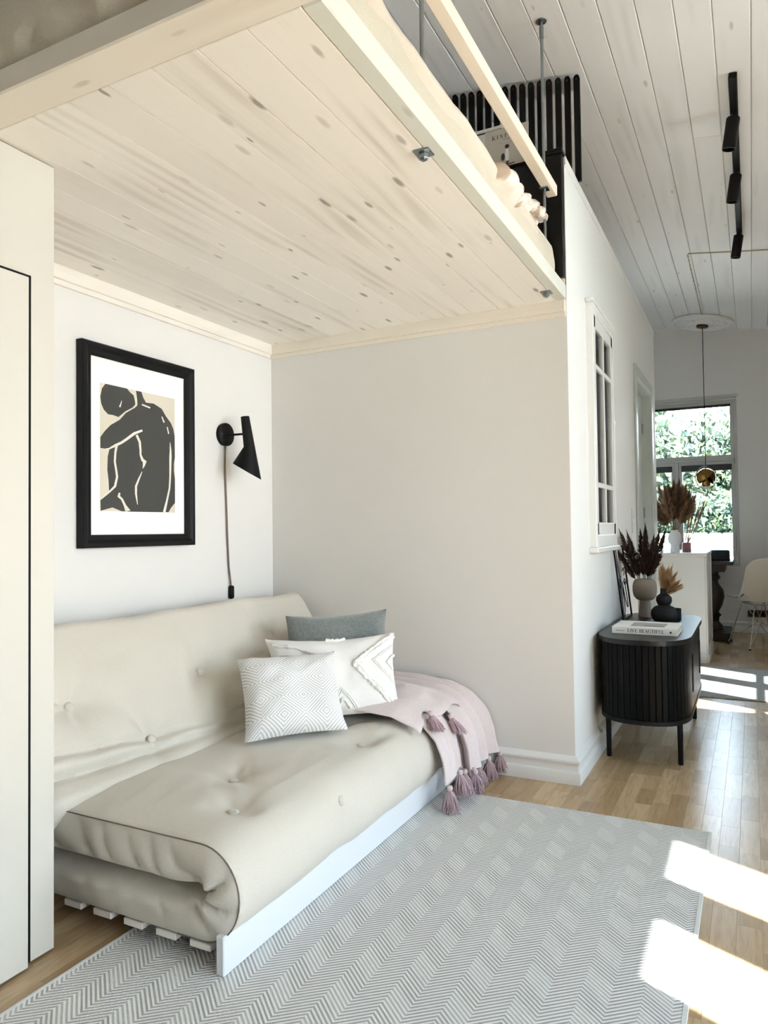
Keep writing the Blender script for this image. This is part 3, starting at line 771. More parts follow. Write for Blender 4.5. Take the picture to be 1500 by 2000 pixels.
put('cover', MB().obox(mp(.5, .5), (1,0,0), mn, lean, (mx1-mx0)/2, .003, (mz1-mz0)/2, .0008), plain('magazine_beige', (206, 198, 184), .6), mgz)
put('title', lettering('KINFOLK', mp(.17, .80, .0032), (1,0,0), lean, mn, .020, .32), M['print_ink'], mgz)
def flat(poly): return MB().prism(poly, lambda a, b, d: mp(a, b, d), .0032, .0038)
put('subtitle', flat([(.42, .755), (.62, .755), (.62, .768), (.42, .768)]), M['grey_print'], mgz)
put('rule', flat([(.30, .70), (.74, .70), (.74, .703), (.30, .703)]), M['grey_print'], mgz)
cir = lambda cx, cy, rx, ry: [(cx+rx*math.cos(2*PI*i/14), cy+ry*math.sin(2*PI*i/14)) for i in range(14)]
put('printed_hair', flat(cir(.52, .615, .05, .042)), M['print_ink'], mgz)
put('printed_shirt', flat([(.49, .57), (.55, .57), (.57, .42), (.56, .33), (.50, .33), (.48, .45)]), M['paper'], mgz)
put('printed_bag', flat(cir(.43, .42, .045, .075)), M['print_ink'], mgz)
put('printed_trousers', flat([(.50, .33), (.57, .33), (.56, .15), (.49, .15)]), M['brown_print'], mgz)
put('printed_bench', flat([(.33, .22), (.70, .26), (.70, .28), (.33, .24)]), M['print_ink'], mgz)
po = thing('art_card', (-1.1, 3.27, ZP), 'plain white art card propped behind the magazine on the ledge', 'card')
put('sheet', MB().obox((-1.115, 3.262, ZP+.165), (1,0,0), mn, lean, .105, .0015, .155, .0005), M['paper'], po)
put('tape_strip', MB().obox((-1.115, 3.262-.0018, ZP+.29), (1,0,0), mn, lean, .10, .0004, .004), M['print_ink'], po)

# ------------------------------------------------------------------ picture
pic = thing('framed_print', (XW, 2.163, 1.03), 'black framed print of a crouching figure above the sofa', 'picture')
fy0, fy1, fz0, fz1 = 1.868, 2.478, 1.030, 1.818
fw = .05
mb = MB()
def frame_prof(d): return d
prof = [(0, 0), (0, .030), (.006, .036), (.018, .036), (.030, .028), (.044, .026), (.050, .020), (.050, .012)]
loop = [(fy0, fz0, 1, 1), (fy1, fz0, -1, 1), (fy1, fz1, -1, -1), (fy0, fz1, 1, -1)]
vs = []
for (y, z, sy, sz) in loop:
    for (a, d) in prof: vs.append((XW+.002+d, y+sy*a, z+sz*a))
n = len(prof); fs = []
for i in range(4):
    for k in range(n-1): fs.append((i*n+k, ((i+1) % 4)*n+k, ((i+1) % 4)*n+k+1, i*n+k+1))
put('frame', mb.add(vs, fs), M['blackmat'], pic)
put('backing', MB().box(XW+.001, XW+.010, fy0+.004, fy1-.004, fz0+.004, fz1-.004), M['blackmat'], pic)
put('mat_board', MB().box(XW+.0102, XW+.013, fy0+.045, fy1-.045, fz0+.045, fz1-.045), M['mat'], pic)
py0, py1, pz0, pz1 = 1.967, 2.372, 1.172, 1.670
art = put('print', MB().box(XW+.0131, XW+.0137, py0, py1, pz0, pz1), M['print_bg'], pic)
def uv(x, y):
    u = (x-145)/970; yt = 165+220*u; yb = 1840+30*u; return (u, (y-yt)/(yb-yt))
def amap(a, b, d):
    u, v = uv(a, b); u = min(max(u, 0), 1); v = min(max(v, 0), 1)
    return Vector((XW+d, py0+(py1-py0)*u, pz1-(pz1-pz0)*v))
head = [(210,180),(470,240),(510,290),(555,330),(570,400),(575,450),(540,490),(450,540),(365,615),(300,590),(240,580),(190,520),(160,440),(150,350),(170,240)]
body = [(585,268),(655,283),(680,360),(715,425),(820,440),(930,510),(990,610),(1060,700),(1095,780),(1114,880),(1116,1150),(1100,1230),(1100,1330),(1118,1430),(1118,1740),(1060,1800),(1020,1862),(530,1852),(400,1846),(290,1795),(152,1838),
        (150,1700),(205,1640),(250,1580),(245,1450),(230,1300),(235,1130),(255,1040),(200,1030),(150,1020),(150,880),(200,800),(270,720),(380,650),(455,560),(570,492),(602,460),(600,380)]
put('printed_head', MB().prism(head, amap, .0137, .0140), M['print_ink'], art)
put('printed_body', MB().prism(body, amap, .0137, .0140), M['print_ink'], art)
def stroke(pts):
    L, Rr = [], []
    for i, (x, y, w) in enumerate(pts):
        a = pts[max(i-1, 0)]; b = pts[min(i+1, len(pts)-1)]; dx, dy = b[0]-a[0], b[1]-a[1]; l = math.hypot(dx, dy)
        L.append((x-dy/l*w/2, y+dx/l*w/2)); Rr.append((x+dy/l*w/2, y-dx/l*w/2))
    mb = MB(); n = len(L)
    vs = [amap(*p, .0143) for p in L] + [amap(*p, .0143) for p in Rr]
    return mb.add(vs, [(i, i+1, n+i+1, n+i) for i in range(n-1)])
for st in ([(665,790,26),(560,830,36),(470,900,34),(400,950,32),(330,985,34),(250,1030,18),(205,1031,6)],
           [(340,990,30),(325,1080,26),(318,1200,24),(338,1330,24),(345,1400,26),(320,1520,28),(255,1590,22),(152,1690,12)],
           [(590,850,30),(630,940,30),(640,1050,26),(640,1110,24),(665,1175,36),(695,1200,52),(682,1255,26),(668,1290,4)],
           [(660,1330,8),(620,1420,22),(580,1520,28),(580,1620,26),(600,1760,8)],
           [(1045,950,6),(1052,1060,26),(1050,1150,34),(1045,1400,24),(1035,1550,24),(1000,1700,26),(958,1862,38)],
           [(375,1605,22),(365,1650,34),(405,1690,26),(440,1770,30),(478,1850,70)],
           [(660,450,18),(770,495,18)], [(930,612,12),(962,690,22)], [(1005,750,14),(1026,840,16)], [(405,400,6),(380,485,22)]):
    put('printed_line', stroke(st), M['print_line'], art)

# ------------------------------------------------------------------ wall lamp
lamp = thing('wall_lamp', (XW, 2.715, 1.5), 'black cone-shaped wall lamp beside the framed print', 'wall lamp')
RX = Matrix.Rotation(PI/2, 3, 'Y')
put('wall_plate', MB().lathe([(.0001, 0), (.054, 0), (.055, .004), (.055, .020), (.050, .024), (.0001, .025)], (XW, 2.715, 1.553), 32, M=RX), M['blackmat'], lamp, 40)
put('screw', MB().lathe([(.0001, 0), (.003, 0), (.003, .0015), (.0001, .002)], (XW+.0245, 2.675, 1.553), 10, M=RX), M['steel'], lamp, 40)
put('arm', MB().tube([(XW+.02, 2.715, 1.550), (XW+.125, 2.715, 1.548)], .0055, 10), M['blackmat'], lamp, 40)
secs = [((-2.136, 2.702, 1.626), (-2.100, 2.720, 1.631)), ((-2.124, 2.708, 1.486), (-2.077, 2.732, 1.485)), ((-2.170, 2.685, 1.409), (-2.052, 2.745, 1.330))]
vn = Vector((.454, -.891, 0))
def shade(inner):
    mb = MB(); n = 28; rings = []
    src = [secs[0], secs[0], secs[1], secs[2]]
    for i, (a, b) in enumerate(src):
        a, b = Vector(a), Vector(b); c = (a+b)/2; d = (b-a)/2; r = d.length
        if i == 3: vr = .060
        else: vr = r
        k = .86 if inner else 1.0
        rings.append([c + d*k*math.cos(2*PI*j/n) + vn*vr*k*math.sin(2*PI*j/n) + (Vector((0,0,-.012)) if inner and i < 2 else Vector()) for j in range(n)])
    if not inner:
        c0 = (Vector(secs[0][0])+Vector(secs[0][1]))/2 + Vector((0, 0, .004))
        rings[0] = [c0 + (p-c0)*.86 for p in rings[0]]
    vs = [p for r in rings for p in r]
    fs = [(i*n+j, i*n+(j+1) % n, (i+1)*n+(j+1) % n, (i+1)*n+j) for i in range(3) for j in range(n)] + [tuple(range(n))]
    return mb.add(vs, fs)
sh = put('shade', shade(False), M['blackmat'], lamp, 50)
put('shade_lining', shade(True), M['paper'], sh, 50)
cp = [(XW+.012, 2.715, 1.50), (XW+.010, 2.714, 1.46), (XW+.009, 2.713, 1.40), (XW+.008, 2.722, 1.25), (XW+.008, 2.730, 1.05), (XW+.008, 2.738, .92), (XW+.010, 2.752, .825)]
put('cord', MB().tube(cp, .0042, 8), M['cord'], lamp, 60)
put('inline_switch', MB().box(XW+.001, XW+.022, 2.738, 2.766, .765, .828, .006), M['blackmat'], lamp, 40)
put('cord_tail', MB().tube([(XW+.01, 2.753, .767), (XW+.01, 2.756, .70), (XW+.01, 2.75, .4)], .0042, 8), M['blackmat'], lamp, 60)

# ------------------------------------------------------------------ futon sofa
fs_ = thing('futon_sofa', (-1.65, 2.24, .006), 'low cream futon sofa with a doubled seat and buttoned back', 'sofa')
SY0, SY1 = 1.405, 3.075
put('front_board', MB().box(-1.184, -1.160, 1.388, 3.05, .007, .102, .0025), M['greyplank'], fs_)
sl_me = None
for i, x in enumerate((-1.715, -1.60, -1.485, -1.37, -1.255)):
    put('slat', MB().box(x-.034, x+.034, SY0+.006, 3.06, .040, .058, .002), M['loft'], fs_)
for y in (1.75, 2.3, 2.85):
    put('cross_bar', MB().box(-2.15, -1.186, y-.02, y+.02, .007, .042), M['loft'], fs_)
put('back_frame', MB().obox((-2.16, 2.24, .40), (0,1,0), Vector((.39,0,.24)).normalized(), Vector((-.24,0,.39)).normalized(), .80, .012, .33, .002), M['loft'], fs_)
# seat: one thick mattress folded over on itself, swept along the fold line
BTN_SEAT = [(-1.46, 1.80), (-1.30, 1.60), (-1.46, 2.42), (-1.28, 2.30)]
TH = .056
AXC, AZC, AR = -1.243, .1865, .0625
def fold_path(u):
    """centre line: top layer back to front, half turn, bottom layer front to back; returns (x, z, nx, nz)"""
    L1 = .605; L2 = PI*AR; L3 = .62; s = u*(L1+L2+L3)
    if s < L1: return AXC - (L1-s), AZC+AR, 0, 1
    if s < L1+L2:
        a = PI/2 - (s-L1)/AR; return AXC + AR*math.cos(a), AZC + AR*math.sin(a), math.cos(a), math.sin(a)
    return AXC - (s-L1-L2), AZC-AR, 0, -1
LT = .605 + PI*AR + .62
def seat_loop():
    L = [(-1+2*i/89, 1.0) for i in range(90)] + [(1.0, math.cos(PI*i/14)) for i in range(1, 14)]
    L += [(1-2*i/39, -1.0) for i in range(40)] + [(-1.0, -math.cos(PI*i/14)) for i in range(1, 14)]
    return L
SLOOP = seat_loop()
def seat_pt(u, v):
    x, z, nx, nz = fold_path(u)
    yy, tt = SLOOP[int(round(v*len(SLOOP))) % len(SLOOP)]
    hy = (SY1-SY0)/2; cy = (SY0+SY1)/2
    y = cy + hy*yy; t = TH*tt; s = u*LT
    dend = hy*(1-abs(yy))                                # distance from the nearest end
    edge = 1 - math.exp(-(dend/.09))
    if tt > .99:                                         # outer face: plump, tufted
        t += .032*edge*(1-math.exp(-(s/.10)))*(1 if s < .58 else max(.12, 1-(s-.58)/.12))*(1 if s < .80 else max(0, 1-(s-.80)/.1))
        if s < .62:
            for (bx, by) in BTN_SEAT:
                dx, dy = x-bx, y-by; d2 = (dx/.06)**2 + (dy/.075)**2; t -= .034*math.exp(-d2)*edge
                an = math.atan2(dy, dx); rr_ = math.hypot(dx, dy)
                t -= .011*math.exp(-(rr_/.17)**2)*(1-math.exp(-(rr_/.03)**2))*max(0, math.sin(an*2.5+by*5))**5
        elif s < .85:
            d2 = ((y-1.93)/.05)**2 + ((s-.70)/.045)**2; t -= .020*math.exp(-d2)
        t += .007*edge*noise.noise((x*5, y*4, 1)) + .003*edge*noise.noise((x*16, y*11, 4))
    if abs(yy) > .999:                                   # gathered pleats on the end boxings, deepest inside the turn
        turn = math.exp(-((s-.70)/.17)**2)
        pl = abs(math.sin(s*34 + 3*noise.noise((s*7, 0, 3)) + .9*tt))**.6 - .6
        amp = (.013 + .024*turn)*(.30 + .70*max(0, .6-tt*.8))*(1-abs(tt)**6)
        if s > .82: amp *= .35
        y += math.copysign(1, yy)*(amp*pl + .012*(1-tt*tt))
    if tt < 0 and s > .80: t *= 1 - .62*math.exp(-(dend/.05))*min(1, (s-.80)/.06)
    if tt < 0 and s < .60: t *= 1 - .10*math.exp(-(dend/.03))
    if tt < 0: t = t*(1 - .30*math.exp(-((s-.70)/.12)**2)) + .004*math.sin(s*34)*(1 if dend < .02 else 0)*math.exp(-((s-.66)/.2)**2)
    return Vector((x + nx*t, y, z + nz*t))
seat = put('seat_mattress', MB().grid(seat_pt, 170, len(SLOOP), cv=True), M['futon'], fs_, 60)
def seat_seam(sg, w):
    pts = []
    for i in range(90):
        u = i/89*.62; x, z, nx, nz = fold_path(u)
        pts.append(Vector((x + nx*(TH+.0006), SY0 - .0006, z + nz*(TH+.0006))))
    return MB().tube(pts, w, 6)
put('seam_piping', seat_seam(1, .0017), M['seam'], seat, 60)
# back: plump pad leaning on the wall, creased where it meets the seat
BN = Vector((.39, 0, .24)).normalized(); BU = Vector((-.24, 0, .39)).normalized()
B0 = Vector((-1.735, 0, .27)); BL = .62
BTN_BACK = [(.30, 1.574), (.30, 2.177), (.117, 1.827), (.117, 2.46), (.30, 2.78)]
def back_loop():
    L = [(-.86+1.72*i/69, 1.0) for i in range(70)]
    L += [(.86+.14*math.sin(PI*i/20), math.cos(PI*i/20)) for i in range(1, 20)]
    L += [(.86-1.72*i/15, -1.0) for i in range(16)] + [(-.86-.14*math.sin(PI*i/12), -math.cos(PI*i/12)) for i in range(1, 12)]
    return L
BLOOP = back_loop()
def back_pt(u, v):
    up, tn = BLOOP[int(round(v*len(BLOOP))) % len(BLOOP)]
    y = 1.325 + (3.07-1.325)*u
    s = BL/2 + BL/2*up; t = .062*tn
    q = min(u, 1-u); rnd = math.sqrt(1-(1-q/.04)**2) if q < .04 else 1
    if tn > 0:
        t += .018*(1-abs(up)**4)*tn
        for (bs, by) in BTN_BACK:
            ds, dy = s-.03-bs, y-by; d2 = (ds/.055)**2 + (dy/.075)**2; t -= .042*math.exp(-d2)*tn
            an = math.atan2(ds, dy); rr_ = math.hypot(ds, dy)
            t -= .020*math.exp(-(rr_/.20)**2)*(1-math.exp(-(rr_/.03)**2))*max(0, math.sin(an*1.5+by*2.3+.4))**7*tn
            t -= .014*math.exp(-(rr_/.16)**2)*(1-math.exp(-(rr_/.03)**2))*max(0, math.sin(an*1.5+by*2.3+2.6))**7*tn
        near = max(0, min(1, (2.45-y)/.8))
        t += .034*math.exp(-((s-.05)/.036)**2)*near
        t -= .026*math.exp(-((s-.118+.05*(y-1.5))/.013)**2)*near + .020*math.exp(-((s-.185+.10*(y-1.5))/.013)**2)*max(0, min(1, (2.2-y)/.5))
        t += .012*math.exp(-((s-.15+.075*(y-1.5))/.018)**2)*near
        t += .010*noise.noise((y*3.5, s*4, 6)) + .005*noise.noise((y*9, s*14, 2))
    if up > .8: s += .014*noise.noise((y*3.3, 0, 2))
    s = BL/2 + (s-BL/2)*(.93+.07*rnd); t = t*rnd
    return B0 + Vector((0, y, 0)) + BU*s + BN*(t - .062)
back = put('back_mattress', MB().grid(back_pt, 210, len(BLOOP), cv=True), M['futon'], fs_, 75)
def button(c, n, parent):
    c = Vector(c); q = n.to_track_quat('Z', 'Y').to_matrix()
    put('button', MB().lathe([(.0001, -.006), (.0155, -.006), (.0165, 0), (.0135, .004), (.006, .006), (.0001, .006)], c, 18, M=q), M['futon'], parent, 50)
for (bs, by) in BTN_BACK: button(B0 + Vector((0, by, 0)) + BU*(bs+.03) + BN*(-.021), BN, back)
for (bx, by) in BTN_SEAT: button((bx, by, AZC+AR+TH+.001), Vector((0, 0, 1)), seat)
button((-1.147, 1.93, .252), Vector((.8, 0, .6)).normalized(), seat)

# ------------------------------------------------------------------ cushions
def cushion(name, TL, TR, BR, BLc, thick, mat, label, n=34, pinch=.07, sag=.0, piping=None, seed=1):
    TL, TR, BR, BLc = map(Vector, (TL, TR, BR, BLc)); N = (TR-TL).cross(BLc-TL).normalized(); N = -N if N.y > 0 else N
    ctr = (TL+TR+BR+BLc)/4
    t = thing(name, (ctr.x, ctr.y, min(BR.z, BLc.z)), label, 'cushion', 'cushions on the futon sofa')
    mb = MB()
    def P(u, v, sg):
        a, b = 2*u-1, 2*v-1
        # edges bow inwards between the pointed corners
        a2 = a*(1 - pinch*(1-b*b)); b2 = b*(1 - pinch*(1-a*a))
        uu, vv = (a2+1)/2, (b2+1)/2
        p = (TL*(1-uu)+TR*uu)*(1-vv) + (BLc*(1-uu)+BR*uu)*vv
        h = max(0, (1-a**4)*(1-b**4))**.62
        h *= 1 + .16*noise.noise((a*1.8, b*1.8, seed)) + .09*noise.noise((a*4.5, b*4.5, seed+3))
        wr = .006*math.sin(14*(a+b))*abs(a*b)**3
        return p + N*(sg*thick/2*h + wr) + Vector((0, 0, -sag*(1-b)*(1-a*a)))
    me_v = []
    mb.grid(lambda u, v: P(u, v, 1), n, n); mb.grid(lambda u, v: P(u, v, -1), n, n)
    o = put('cushion_cover', mb, mat, t, 70)
    uvl = o.data.uv_layers.new(name='UVMap')
    for lp in o.data.loops:
        k = lp.vertex_index % (n*n); uvl.data[lp.index].uv = ((k//n)/(n-1), (k % n)/(n-1))
    return t, P, N
grey, _, _ = cushion('cushion', (-1.784, 2.551, .724), (-1.455, 2.852, .736), (-1.398, 2.735, .372), (-1.70, 2.46, .372), .13, M['velvet'], 'grey-green velvet cushion standing at the back of the pile', pinch=.045, sag=.004, seed=4)
white, WP, WN = cushion('cushion', (-1.766, 2.378, .652), (-1.361, 2.742, .656), (-1.262, 2.595, .358), (-1.62, 2.262, .352), .15, M['offwhite'], 'off-white rectangular cushion with tufted zigzag braids', sag=.008, seed=6)
def braid(pts, r, seed):
    rn = random.Random(seed); mb = MB(); P3 = []
    for (u0, v0), (u1, v1) in zip(pts, pts[1:]):
        m = max(6, int(math.hypot(u1-u0, v1-v0)*60))
        for i in range(m): P3.append(WP(u0+(u1-u0)*i/m, v0+(v1-v0)*i/m, 1) + WN*.002)
    mb.tube([p + Vector((rn.uniform(-1,1), rn.uniform(-1,1), rn.uniform(-1,1)))*r*.35 for p in P3], [r*rn.uniform(.75, 1.3) for _ in P3], 7)
    return mb
for zz, r in (([(.97, .06), (.62, .44), (.93, .97)], .0085), ([(.99, .09), (.655, .44), (.955, .95)], .0065), ([(.985, .2), (.79, .40), (.985, .70)], .0028), ([(.98, .23), (.81, .40), (.985, .66)], .0024),
              ([(.99, .33), (.93, .42), (.99, .52)], .0065), ([(.40, .97), (.50, .72), (.64, .97)], .003), ([(.43, .97), (.505, .76), (.62, .97)], .003), ([(.46, .97), (.51, .86), (.58, .97)], .0065),
              ([(.03, .12), (.20, .17), (.34, .30)], .007), ([(.44, .04), (.52, .055), (.60, .04)], .0075), ([(.05, .25), (.18, .28), (.28, .42)], .003)):
    put('tufted_braid', braid(zz, r, len(zz)+int(r*1e4)), M['tuft'], white, 60)
patt, _, _ = cushion('cushion', (-1.722, 2.144, .612), (-1.475, 2.434, .612), (-1.342, 2.308, .352), (-1.587, 2.018, .348), .15, M['diamond'], 'off-white square cushion woven with grey diamonds, frontmost of the pile', seed=9)

# ------------------------------------------------------------------ pink throw
th = thing('throw_blanket', (-1.2, 2.8, .01), 'dusty pink tasselled throw draped over the sofa seat end', 'throw')
PATH = [(-1.66, .378), (-1.52, .382), (-1.38, .378), (-1.25, .362), (-1.165, .325), (-1.108, .262), (-1.082, .19), (-1.074, .125), (-1.070, .095)]
def path_at(s):
    d = [0]
    for a, b in zip(PATH, PATH[1:]): d.append(d[-1]+math.dist(a, b))
    t = s*d[-1]
    for i in range(len(PATH)-1):
        if t <= d[i+1]+1e-9: break
    f = (t-d[i])/(d[i+1]-d[i]); p = (PATH[i][0]*(1-f)+PATH[i+1][0]*f, PATH[i][1]*(1-f)+PATH[i+1][1]*f)
    dx, dz = PATH[i+1][0]-PATH[i][0], PATH[i+1][1]-PATH[i][1]; l = math.hypot(dx, dz)
    return p, (-dz/l, dx/l)
def sheet(y0, y1, s0, s1, lift, folds, amp, seed, arch=0.0, skew=0.0, thick=.006, fan=0.0, hug=0.0):
    def f(u, v, e=0):
        s = s0 + (s1 - s0 - arch*math.sin(PI*u)*(.6+.4*math.sin(7*u+seed)))*v
        (px, pz), (nx, nz) = path_at(max(0, min(1, s)))
        w = 1 + fan*(v-.6)
        y = (y0+y1)/2 + (y1-y0)*(u-.5)*w + skew*(v-.5) + .016*noise.noise((v*2.5, u*2, seed))
        ridge = .5 + .5*math.sin(2*PI*folds*u + 1.8*noise.noise((v*1.6, 0, seed)) + seed)
        a = amp*ridge**.8*(.6+.5*v) + .010*noise.noise((u*4, v*4, seed+5)) + .004*noise.noise((u*11, v*9, seed+8))
        k = 1.0
        if hug: k = min(1.0, .15 + u/hug)
        l = max(.001, (lift + a)*k) + e
        return Vector((px + nx*l, min(y, 3.088), pz + nz*l))
    mb = MB(); nu, nv = 60, 64
    mb.grid(lambda u, v: f(u, v, thick), nu, nv); mb.grid(lambda u, v: f(u, v, 0), nu, nv)
    n = nu*nv; B = len(mb.v)-2*n
    rim = [i*nv for i in range(nu)] + [(nu-1)*nv+j for j in range(1, nv)] + [i*nv+nv-1 for i in range(nu-2, -1, -1)] + [j for j in range(nv-2, 0, -1)]
    mb.f += [(B+a, B+b, B+n+b, B+n+a) for a, b in zip(rim, rim[1:]+rim[:1])]
    return mb, f
drape, fD = sheet(2.74, 3.085, .0, 1.0, .004, 3.2, .040, 2.0, .015, 0, .006, .12)
put('drape', drape, M['pink'], th, 70)
panel, fP = sheet(2.565, 2.80, .20, .985, .003, 1.15, .020, 5.0, .05, .015, .006, .05)
put('front_panel', panel, M['pink'], th, 70)
flap, fF = sheet(2.46, 2.83, .10, .70, .026, 1.4, .030, 7.0, .10, .05, .007, -.1, .35)
put('folded_flap', flap, M['pink'], th, 70)
def tassel(p, d, L, seed, rad=.030):
    rn = random.Random(seed); p = Vector(p); d = Vector(d).normalized(); mb = MB()
    j = lambda k: Vector((rn.uniform(-1, 1), rn.uniform(-1, 1), rn.uniform(-.3, .3)))*k
    for _ in range(130):
        a = rn.uniform(0, 2*PI); r3 = rad*math.sqrt(rn.random()); o = Vector((math.cos(a), math.sin(a), 0))*r3
        mb.tube([p + d*.010 + j(.004), p + d*(.012+L*.32) + o*.72 + j(.002), p + d*(.012+L*.68) + o + j(.004), p + d*(.012+L*rn.uniform(.86, 1.05)) + o*1.05 + j(.008)], [.0024, .0022, .0020, .0013], 4)
    t = put('tassel', mb, M['tassel'], th, 60)
    put('tassel_knot', MB().lathe([(.0001, -.012), (.007, -.011), (.0115, -.004), (.012, .002), (.009, .009), (.0001, .011)], p + d*.004, 12), M['bead'], t, 60)
k = 0
for (fn, u, v, L, o) in ((fP, .03, 1, .085, .012), (fP, .36, 1, .085, .010), (fP, .66, 1, .082, .014), (fP, .97, 1, .08, .012), (fD, .20, 1, .08, .010), (fD, .45, 1, .08, .012), (fD, .70, 1, .08, .012), (fD, .97, 1, .075, .006),
                         (fF, .30, 1, .062, .022), (fF, .62, 1, .066, .024)):
    p = fn(u, v, .004); k += 1
    L = min(L, max(.05, p.z - .028))
    tassel(p + Vector((o, 0, -.006)), (.06 if fn is not fF else .55, .10*((k % 3)-1), -1), L, 40+k, .030 if fn is not fF else .027)

# ------------------------------------------------------------------ sideboard
sb = thing('sideboard', (-.47, 4.0, 0), 'black oval sideboard with ribbed tambour end on thin legs', 'sideboard')
SXC, SA, SBE, SN0, SN1 = -.470, .203, .265, 3.678, 4.312
def plan(off=0.0, n=26, p=2.5):
    pts = []
    for i in range(n+1):                                  # near end, wall side to room side
        a = PI + PI*i/n; ca, sa = math.cos(a), math.sin(a)
        pts.append((SXC + (SA+off)*math.copysign(abs(ca)**(2/p), ca), SN0 + (SBE+off)*math.copysign(abs(sa)**(2/p), sa)))
    for i in range(n+1):
        a = PI*i/n; ca, sa = math.cos(a), math.sin(a)
        pts.append((SXC + (SA+off)*math.copysign(abs(ca)**(2/p), ca), SN1 + (SBE+off)*math.copysign(abs(sa)**(2/p), sa)))
    return pts
def plate(off, z0, z1):
    return MB().prism(plan(off), lambda a, b, d: Vector((a, b, d)), z0, z1)
put('top', plate(.006, .552, .575), plain('black_satin_top', (9, 9, 10), .33, 0, .45), sb, 30)
put('base_plate', plate(.0, .195, .215), M['black'], sb, 30)
put('carcass', plate(-.016, .215, .552), M['black'], sb, 30)
# ribs around the near curve, then smooth doors facing the room
pl = plan(-.004, 120); near = pl[:121]
acc = [0]
for a, b in zip(near, near[1:]): acc.append(acc[-1]+math.dist(a, b))
def on_curve(s):
    for i in range(len(near)-1):
        if s <= acc[i+1]: break
    f = (s-acc[i])/(acc[i+1]-acc[i]); x = near[i][0]*(1-f)+near[i+1][0]*f; y = near[i][1]*(1-f)+near[i+1][1]*f
    tx, ty = near[i+1][0]-near[i][0], near[i+1][1]-near[i][1]; l = math.hypot(tx, ty); return x, y, tx/l, ty/l
NR = 27; pitch = acc[-1]/NR
for i in range(NR):
    x, y, tx, ty = on_curve((i+.5)*pitch); nx, ny = ty, -tx
    put('tambour_rib', MB().obox((x-nx*.005, y-ny*.005, .3835), (tx, ty, 0), (nx, ny, 0), (0, 0, 1), pitch/2-.0014, .006, .168, .0022), M['blackwood'], sb)
for (y0, y1) in ((SN0+.002, (SN0+SN1)/2-.001), ((SN0+SN1)/2+.001, SN1-.002)):
    d = put('door', MB().box(SXC+SA-.017, SXC+SA-.003, y0, y1, .217, .550, .002), M['blackwood'], sb)
    yh = y0+.07 if y0 < 3.8 else y1-.07
    cap = lambda r, h: [(r*math.cos(PI*i/8), h + r*math.sin(PI*i/8)) for i in range(9)] + [(r*math.cos(PI+PI*i/8), -h + r*math.sin(PI+PI*i/8)) for i in range(9)]
    put('handle_ring', MB().prism(cap(.021, .07), lambda a, b, q, yh=yh: Vector((q, yh+a, .385+b)), SXC+SA-.0035, SXC+SA+.001), M['black'], d, 40)
    put('handle_recess', MB().prism(cap(.016, .07), lambda a, b, q, yh=yh: Vector((q, yh+a, .385+b)), SXC+SA+.0005, SXC+SA+.0015), M['blackmat'], d, 40)
for (x, y) in ((-.630, 3.553), (-.314, 3.553), (-.630, 4.441), (-.314, 4.441)):
    put('leg', MB().lathe([(.0001, 0), (.0105, 0), (.0115, .004), (.0125, .195), (.0001, .195)], (x, y, 0), 16), M['blackmat'], sb, 40)

ZT = .5755
bk = thing('coffee_table_book', (-.465, 3.72, ZT), 'white hardcover book with black spine title on the sideboard', 'book')
R3 = Matrix.Rotation(math.radians(-1.0), 3, 'Z')
def bq(x, y, z): return Vector((-.465, 3.725, ZT)) + R3 @ Vector((x, y, z))
hx, hy = .147, .125
def bbox(x0, x1, y0, y1, z0, z1, b=.0008): return MB().obox(bq((x0+x1)/2, (y0+y1)/2, (z0+z1)/2), R3 @ Vector((1,0,0)), R3 @ Vector((0,1,0)), (0,0,1), (x1-x0)/2, (y1-y0)/2, (z1-z0)/2, b)
put('back_cover', bbox(-hx, hx, -hy, hy, .0005, .003), M['paper'], bk); put('front_cover', bbox(-hx, hx, -hy, hy, .031, .0335), M['paper'], bk)
put('spine', bbox(-hx, hx, -hy-.0015, -hy+.0015, .0005, .0335), M['paper'], bk)
put('page_block', bbox(-hx+.004, hx-.004, -hy+.002, hy-.004, .003, .031), plain('page_edges', (214, 205, 190), .8), bk)
put('spine_title', lettering('LIVE BEAUTIFUL', bq(-.075, -hy-.0016, .009), R3 @ Vector((1,0,0)), (0,0,1), R3 @ Vector((0,-1,0)), .0165, .06), M['print_ink'], bk)
put('spine_author', bbox(-.128, -.088, -hy-.0021, -hy-.0015, .014, .0165, 0), M['grey_print'], bk)
put('spine_emblem', MB().lathe([(.0001, 0), (.005, 0), (.005, .0005), (.0001, .0006)], bq(.118, -hy-.0015, .0165), 14, M=Matrix.Rotation(PI/2, 3, 'X')), M['print_ink'], bk)
put('cover_photo', bbox(-.07, .085, -.085, .06, .0335, .0339, 0), plain('cover_photo_grey', (170, 166, 160), .6), bk)
put('cover_photo_patch', bbox(-.01, .075, -.085, -.03, .0339, .0342, 0), M['grey_print'], bk)  # darker grey patch of the cover print

